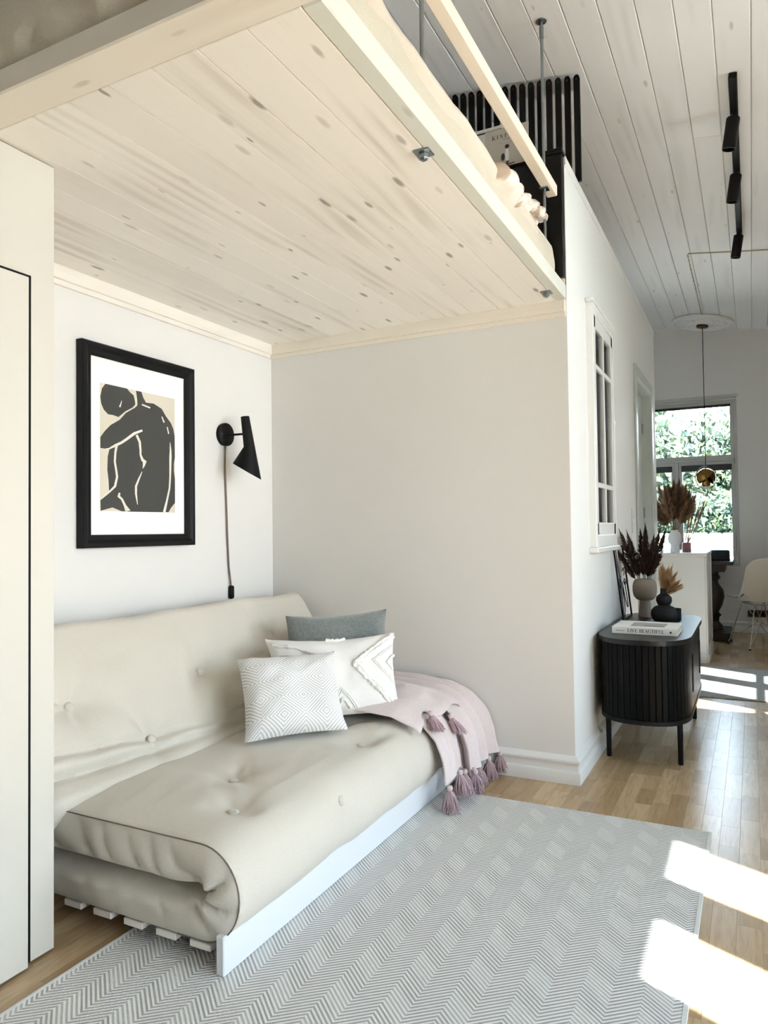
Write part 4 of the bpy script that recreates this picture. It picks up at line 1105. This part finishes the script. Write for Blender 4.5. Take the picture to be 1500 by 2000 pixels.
# metal line-art frame leaning on the wall
la = thing('line_art_frame', (-.65, 4.21, ZT), 'thin black metal frame with wire line-art face leaning on the wall', 'wall art')
lb0, lt0 = Vector((-.632, 4.215, ZT+.005)), Vector((-.677, 4.215, ZT+.405))
lu = (lt0-lb0).normalized()
def lp(a, h): return lb0 + Vector((0, a, 0)) + lu*h
put('frame', MB().tube([lp(-.15, 0), lp(.15, 0)], .006, 4).tube([lp(-.15, .40), lp(.15, .40)], .006, 4).tube([lp(-.15, 0), lp(-.15, .40)], .006, 4).tube([lp(.15, 0), lp(.15, .40)], .006, 4), M['blackmat'], la)
def wire(pts, nme='wire'):
    out = []
    for i in range(len(pts)-1):
        p0, p1, p2, p3 = [Vector(pts[max(0, min(len(pts)-1, i+q))]) for q in (-1, 0, 1, 2)]
        for j in range(6):
            t = j/6; out.append(.5*((2*p1)+(p2-p0)*t+(2*p0-5*p1+4*p2-p3)*t*t+(3*p1-p0-3*p2+p3)*t**3))
    out.append(Vector(pts[-1]))
    put(nme, MB().tube([lp(a, h) for a, h in out], .0026, 5), M['blackmat'], la, 60)
wire([(-.09, .40), (-.10, .32), (-.085, .24), (-.06, .2), (-.075, .17), (-.10, .18), (-.09, .22), (-.05, .235)])
wire([(.03, .26), (.07, .275), (.09, .25), (.06, .235)]); wire([(.03, .20), (.07, .215), (.10, .19), (.06, .18), (.03, .2)])
wire([(-.02, .2), (.0, .13), (.03, .07), (.06, .055), (.075, .08), (.06, .2)]); wire([(-.13, .0), (-.10, .06), (-.085, .12), (-.09, .17)]); wire([(-.11, .0), (-.05, .05), (-.03, .1), (-.035, .17)])

def plume(p0, p1, w, n, seed, mat, parent, bend=.0, hair=1.0, nm='plume'):
    """feathery grass head: thin blades leaving a curved stalk"""
    rn = random.Random(seed); p0, p1 = Vector(p0), Vector(p1); ax = (p1-p0); L = ax.length; d = ax.normalized()
    side = d.orthogonal().normalized(); oth = d.cross(side); mb = MB()
    for i in range(n):
        f = rn.random(); prof = math.sin(PI*min(1, (f*.92+.10)))**.7*(1-.55*f)
        q = p0 + ax*f + Vector((0, 0, bend*f*f)); a = rn.uniform(0, 2*PI); o = (side*math.cos(a)+oth*math.sin(a))
        ln = L*.20*hair*rn.uniform(.7, 1.3)
        e = q + o*w*prof*rn.uniform(.45, 1.25) + d*ln - Vector((0, 0, w*.25*rn.random())); m = (q+e)/2 + o*w*prof*.25
        wd = d.cross(o)*(.0007+.0008*rn.random())
        mb.add([q-wd, q+wd, m+wd*1.4, e, m-wd*1.4], [(0,1,2,3,4)])
    mb.tube([p0 - d*.02, p1], [.0022, .0008], 5)
    put(nm, mb, mat, parent)
def vase(name, loc, prof, mat, label, n=32):
    t = thing(name, loc, label, 'vase'); put('body', MB().lathe(prof, loc, n), mat, t, 50); return t
tv_l = (-.553, 4.33, ZT)
tv = vase('stoneware_vase', tv_l, [(.0001, .0005), (.036, .0005), (.037, .004), (.029, .085), (.030, .095), (.045, .100), (.060, .118), (.066, .145), (.066, .175), (.061, .200), (.048, .214), (.030, .217), (.024, .214), (.022, .20), (.02, .15), (.0001, .14)], M['taupe'], 'taupe stoneware vase with a round bowl on a narrow foot')
PB = [((-.12, -.04), .27, .030), ((-.085, -.02), .265, .028), ((-.02, .02), .275, .030), ((.012, -.015), .30, .031), ((.05, .03), .24, .028), ((.085, .0), .275, .030), ((.115, .02), .28, .027), ((-.15, -.05), .19, .022)]
pd = thing('dark_pampas', (tv_l[0], tv_l[1], ZT+.16), 'dark brown dried plumes fanning out of the taupe vase', 'dried grass')
for i, ((dx, dy), hh, w) in enumerate(PB):
    b = Vector((tv_l[0]+dx*.12, tv_l[1]+dy*.12, ZT+.16)); tp = Vector((tv_l[0]+dx, tv_l[1]+dy, ZT+.21+hh))
    mid = b + (tp-b)*.22
    put('stem', MB().tube([b, mid], .002, 5), M['stalk'], pd); plume(mid, tp, w*1.25, 430, 60+i, M['pampas_dark'], pd, hair=.6)
bv_l = (-.435, 4.17, ZT)
bv = vase('bubble_vase', bv_l, [(.0001, .0005), (.05, .0005), (.062, .012), (.068, .035), (.066, .058), (.052, .076), (.034, .084), (.030, .088), (.036, .096), (.041, .112), (.039, .130), (.028, .142), (.019, .148), (.018, .170), (.020, .176), (.015, .176), (.013, .14), (.0001, .13)], M['blackvase'], 'matt black double-bulb vase on the sideboard')
pc = thing('straw_grass', (bv_l[0], bv_l[1], ZT+.13), 'straw-coloured fluffy dried grass in the black vase', 'dried grass')
for i in range(16):
    rn = random.Random(90+i); a = rn.uniform(-.55, 1.15); b = Vector((bv_l[0], bv_l[1], ZT+.15))
    tp = b + Vector((.014 + a*.055, rn.uniform(-.03, .03), .125-.075*max(0, a)**2+rn.uniform(-.025, .02)))
    plume(b, tp, .026, 150, 100+i, M['pampas_cream'], pc, -.015, 1.9)
tag(put('candle_cup', MB().lathe([(.0001, .0005), (.024, .0005), (.025, .003), (.025, .058), (.022, .058), (.021, .01), (.0001, .009)], (-.385, 4.30, ZT), 24), M['blackvase'], None, 40), 'small black cup standing right of the black vase', 'cup')

# ------------------------------------------------------------------ kitchen island
ki = thing('kitchen_island', (-.53, 6.6, 0), 'white panelled kitchen island end past the door', 'kitchen island')
IX0, IX1, IY0, IY1, IZ = -1.4, -.345, 6.272, 7.05, .875
put('body', MB().box(IX0, IX1, IY0, IY1, 0, IZ-.03, .002), M['white'], ki)
put('worktop', MB().box(IX0-.01, IX1+.016, IY0-.008, IY1+.02, IZ-.03, IZ, .004), M['white'], ki)
for (y0, y1) in ((IY0+.004, IY0+.07), (IY1-.07, IY1-.004)):
    put('pilaster', MB().box(IX1, IX1+.014, y0, y1, .10, IZ-.032, .004), M['white'], ki)
put('recessed_panel', MB().box(IX1, IX1+.008, IY0+.12, IY1-.12, .18, IZ-.10, .004), M['white'], ki)
put('plinth_moulding', MB().box(IX1, IX1+.02, IY0-.002, IY1, 0, .07, .004).box(IX1, IX1+.013, IY0-.002, IY1, .07, .10, .004), M['white'], ki)
put('side_plinth', MB().box(XP+.012, IX1, IY0-.012, IY0-.0005, 0, .08, .003), M['white'], ki)
wv_l = (-.579, 6.47, IZ+.0005)
wv = vase('globe_vase', wv_l, [(.0001, 0), (.036, 0), (.037, .004), (.034, .060), (.036, .066), (.046, .075), (.054, .10), (.054, .125), (.046, .155), (.028, .172), (.024, .178), (.028, .186), (.022, .186), (.018, .15), (.0001, .14)], M['whitevase'], 'white globe vase standing on the kitchen island')
pt = thing('tan_pampas', (wv_l[0], wv_l[1], IZ+.14), 'tan fluffy pampas grass in the white globe vase', 'dried grass')
for i in range(15):
    rn = random.Random(200+i); a = -1+2*i/14; b = Vector((wv_l[0]+a*.008, wv_l[1], IZ+.15)); hh = .44-.13*a*a+rn.uniform(-.07, .05)
    tp = b + Vector((a*.15, rn.uniform(-.06, .06), hh)); mid = b+(tp-b)*.30
    put('stem', MB().tube([b, mid], .002, 5), M['stalk'], pt); plume(mid, tp, .062, 520, 230+i, M['pampas_tan'] if i % 3 else M['pampas_mid'], pt, hair=.9)
gv_l = (-.495, 6.55, IZ+.0005)
gv = vase('rose_glass_vase', gv_l, [(.0001, 0), (.034, 0), (.035, .004), (.034, .078), (.031, .08), (.030, .006), (.0001, .005)], M['glasspink'], 'small rose-coloured glass vase beside the white vase')
tg = thing('wheat_stalks', (gv_l[0], gv_l[1], IZ+.02), 'tall thin dried stalks leaning out of the rose vase', 'dried grass')
for i in range(11):
    rn = random.Random(300+i); b = Vector((gv_l[0]+rn.uniform(-.02, .02), gv_l[1]+rn.uniform(-.02, .02), IZ+.01)); tp = b + Vector((.03+.17*rn.random(), rn.uniform(-.05, .05), .36+.17*rn.random()))
    mid = b+(tp-b)*.6
    put('stem', MB().tube([b, mid], .0026, 5), M['pampas_tan'], tg); plume(mid, tp, .014, 150, 330+i, M['pampas_tan'], tg, hair=.5)

# ------------------------------------------------------------------ dining corner
dt = thing('dining_table', (-.75, 7.8, 0), 'dark wooden dining table with turned pedestal by the window', 'table')
put('table_top', MB().box(-1.5, -.165, 7.45, 8.18, .725, .757, .005), M['darkwood'], dt)
put('apron', MB().box(-1.42, -.24, 7.53, 8.10, .655, .725, .003), M['darkwood'], dt)
for px in (-.36, -1.3):
    put('pedestal', MB().lathe([(.0001, .08), (.09, .08), (.085, .12), (.05, .16), (.055, .20), (.075, .22), (.05, .25), (.085, .32), (.105, .40), (.095, .47), (.055, .53), (.05, .56), (.07, .58), (.07, .60), (.055, .62), (.06, .655), (.0001, .655)], (px, 7.80, 0), 28), M['darkwood'], dt, 40)
    put('foot', MB().box(px-.06, px+.06+(.1 if px > -1 else 0), 7.50, 8.10, 0, .08, .008), M['darkwood'], dt)
tag(put('storage_box', (lambda c: MB().prism([(-.62, 0), (.0, 0), (.0, .075)]+[(-.025+.025*math.cos(PI/2*i/6), .078+.025*math.sin(PI/2*i/6)) for i in range(7)]+[(-.62, .103)], lambda a, b, d: Vector((-.20+a, d, .7575+b)), 7.62, 7.86))(0), M['black'], None, 40), 'black box with rounded corner lying on the dark dining table', 'box')

ch = thing('shell_chair', (.03, 7.33, 0), 'white moulded shell chair with crossed chrome wire legs', 'chair')
CR = Matrix.Rotation(math.radians(28), 3, 'Z')              # faces away, turned a little to the table
def cpt(x, y, z): return Vector((.045, 7.34, 0)) + CR @ Vector((x, y, z))
def shell_pt(u, v):
    # u across, v from front lip of the seat over the curve to the top of the back
    a = 2*u-1
    if v < .48:
        t = v/.48; y = .21 - .34*t; z = .435 - .028*math.sin(PI*t*.9) ; w = .205 + .025*math.sin(PI*t); cup = .030+.035*t
        if t < .12: z -= .02*(1-t/.12)
    else:
        t = (v-.48)/.52; an = t*1.28
        y = -.13 - .085*math.sin(min(an, 1.25))*.9 - .05*t; z = .407 + .40*t**1.25 - .0; w = .228 - .012*t - .05*max(0, t-.75)*3*max(0, t-.75)*4; cup = .065 - .03*t
        z -= .03*max(0, t-.8)/.2*a**4
    if v < .48: return cpt(a*w, y, z + cup*abs(a)**2.6)
    return cpt(a*w, y + (cup+.02*(1-t))*abs(a)**2.4, z + (.03*(1-t))*abs(a)**2.6)
mb = MB(); mb.grid(shell_pt, 25, 44)
cs = put('seat_shell', mb, M['shellwhite'], ch, 70)
sm = cs.modifiers.new('thickness', 'SOLIDIFY'); sm.thickness = .006
F = [cpt(.20, .19, .004), cpt(-.20, .19, .004), cpt(-.205, -.20, .004), cpt(.205, -.20, .004)]
T = [cpt(.10, .11, .395), cpt(-.10, .11, .395), cpt(-.10, -.10, .385), cpt(.10, -.10, .385)]
for i in range(4):
    l = put('leg', MB().tube([T[i], F[i]], .0055, 8), M['chrome'], ch, 40)
    put('foot_cap', MB().lathe([(.0001, 0), (.011, 0), (.011, .012), (.0001, .014)], (F[i].x, F[i].y, 0), 12), M['blackmat'], l, 40)
ctr1, ctr2 = cpt(0, .03, .22), cpt(0, -.03, .22)
for i, c in ((0, ctr1), (1, ctr1), (2, ctr2), (3, ctr2)):
    put('cross_wire', MB().tube([F[i]+Vector((0,0,.03)), c, T[(1,0,3,2)[i]]], .004, 7), M['chrome'], ch, 60)
put('seat_ring', MB().tube([T[0], T[1], T[2], T[3], T[0]], .0045, 7), M['chrome'], ch, 60)
ps = thing('power_strip', (.05, YF-.02, .16), 'dark grey socket strip on the wall behind the white chair', 'power strip')
put('housing', MB().box(-.06, .20, YF-.04, YF-.0005, .165, .235, .006), M['darkgrey'], ps)
for x in (-.01, .07, .15):
    put('socket', MB().lathe([(.0001, 0), (.024, 0), (.024, .003), (.019, .003), (.018, .001), (.0001, .001)], (x, YF-.04, .20), 20, M=Matrix.Rotation(PI/2, 3, 'X')), M['blackmat'], ps, 40)

# ------------------------------------------------------------------ ceiling lights
CQ = Matrix.Rotation(ang, 3, 'Y')
def cpl(x, y, d=0.0): return Vector((x, y, ceil_z(x))) + CQ @ Vector((0, 0, -d))
rose = thing('ceiling_rose', (-.40, 7.93, ceil_z(-.40)), 'round white plaster ceiling rose above the pendant', 'ceiling rose')
RPQ = CQ @ Matrix.Rotation(PI, 3, 'X')
put('disc', MB().lathe([(.0001, 0), (.28, 0), (.292, .008), (.294, .020), (.286, .032), (.268, .036), (.258, .026), (.228, .022), (.216, .034), (.12, .038), (.105, .046), (.09, .036), (.0001, .036)], (-.40, 7.93, ceil_z(-.40)-.001), 48, M=RPQ), M['plaster'], rose, 30)
for i in range(12):
    a = 2*PI*i/12; c = Vector((-.40, 7.93, ceil_z(-.40)-.001)) + RPQ @ Vector((.165*math.cos(a), .165*math.sin(a), .035))
    put('leaf_ornament', MB().lathe([(.0001, 0), (.034, .0), (.026, .007), (.012, .011), (.0001, .012)], c, 10, M=RPQ), M['plaster'], rose, 60)
pn = thing('pendant_lamp', (-.405, 7.96, 1.46), 'brass globe pendant lamp hanging before the far window', 'pendant lamp')
pc0 = Vector((-.405, 7.96, 1.585))
put('canopy', MB().lathe([(.0001, 0), (.055, 0), (.057, .004), (.055, .022), (.02, .028), (.0001, .028)], (-.405, 7.96, ceil_z(-.405)-.036), 24, M=RPQ), M['darkbrass'], pn, 40)
put('cable', MB().tube([(-.405, 7.96, 1.70), (-.405, 7.96, ceil_z(-.405)-.04)], .0035, 6), M['blackmat'], pn, 60)
def half_shell(rot, tilt, r, mat, nm):
    mb = MB(); Rm = Matrix.Rotation(rot, 3, 'Z') @ Matrix.Rotation(tilt, 3, 'Y')
    def f(u, v): a = PI*u; b = PI*v*.92+.02; return pc0 + Rm @ Vector((r*math.sin(b)*math.cos(a-PI/2), r*math.sin(b)*math.sin(a-PI/2), r*math.cos(b)*.98))
    mb.grid(f, 20, 20); o = put(nm, mb, mat, pn, 60); m_ = o.modifiers.new('thickness', 'SOLIDIFY'); m_.thickness = .002; return o
half_shell(math.radians(200), math.radians(-48), .098, M['brass'], 'shade_half'); half_shell(math.radians(20), math.radians(-48), .094, M['darkbrass'], 'shade_half')
put('lamp_holder', MB().lathe([(.0001, -.09), (.040, -.09), (.043, -.085), (.043, .02), (.03, .075), (.012, .11), (.0001, .115)], pc0, 24), M['brass'], pn, 40)
put('ring', MB().tube([pc0 + Vector((.11*math.cos(a)*.86, .11*math.cos(a)*.5, .115*math.sin(a))) for a in [2*PI*i/40 for i in range(41)]], .0032, 6), M['darkbrass'], pn, 60)
put('bulb', MB().lathe([(.0001, -.118), (.018, -.112), (.030, -.098), (.034, -.085), (.0001, -.08)], pc0, 20), M['paper'], pn, 60)

tr = thing('track_light', (-.035, 4.7, ceil_z(-.035)), 'black ceiling track with three cylindrical spotlights', 'track light')
TX = -.030
put('track', MB().obox(cpl(TX, 4.62, .015), CQ @ Vector((1,0,0)), (0,1,0), CQ @ Vector((0,0,1)), .017, 1.07, .015, .003), M['blackmat'], tr)
for y in (3.86, 4.50, 5.45):
    p = cpl(TX, y, .03); hd = Matrix.Rotation(math.radians(180+9), 3, 'Y') @ Matrix.Rotation(math.radians(-4), 3, 'X')
    s_ = put('spot_head', MB().lathe([(.0001, 0), (.028, 0), (.031, .004), (.031, .150), (.027, .150), (.025, .12), (.0001, .115)], p + Vector((-.002, .0, -.018)), 24, M=hd), M['blackmat'], tr, 40)
    put('swivel', MB().tube([p, p + Vector((0, 0, -.02))], .012, 10), M['blackmat'], s_, 40)
cc = thing('ceiling_cable', (-.3, 6.2, 3.13), 'thin pale cable clipped across the ceiling boards to the rose', 'cable')
pts = [cpl(x, 5.90, .004) for x in (1.9, 1.2, .5, .15, -.2, -.385)] + [cpl(-.392, y, .004) for y in (5.93, 6.4, 6.9, 7.3, 7.64)]
put('cable', MB().tube(pts, .0042, 6), plain('beige_cable', (190, 178, 150), .6), cc, 60)
for i in range(16):
    p = cpl(-.392, 5.98+i*.105, .004)
    put('clip', MB().box(p.x-.008, p.x+.008, p.y-.006, p.y+.006, p.z-.005, p.z+.004, .001), M['white'], cc)
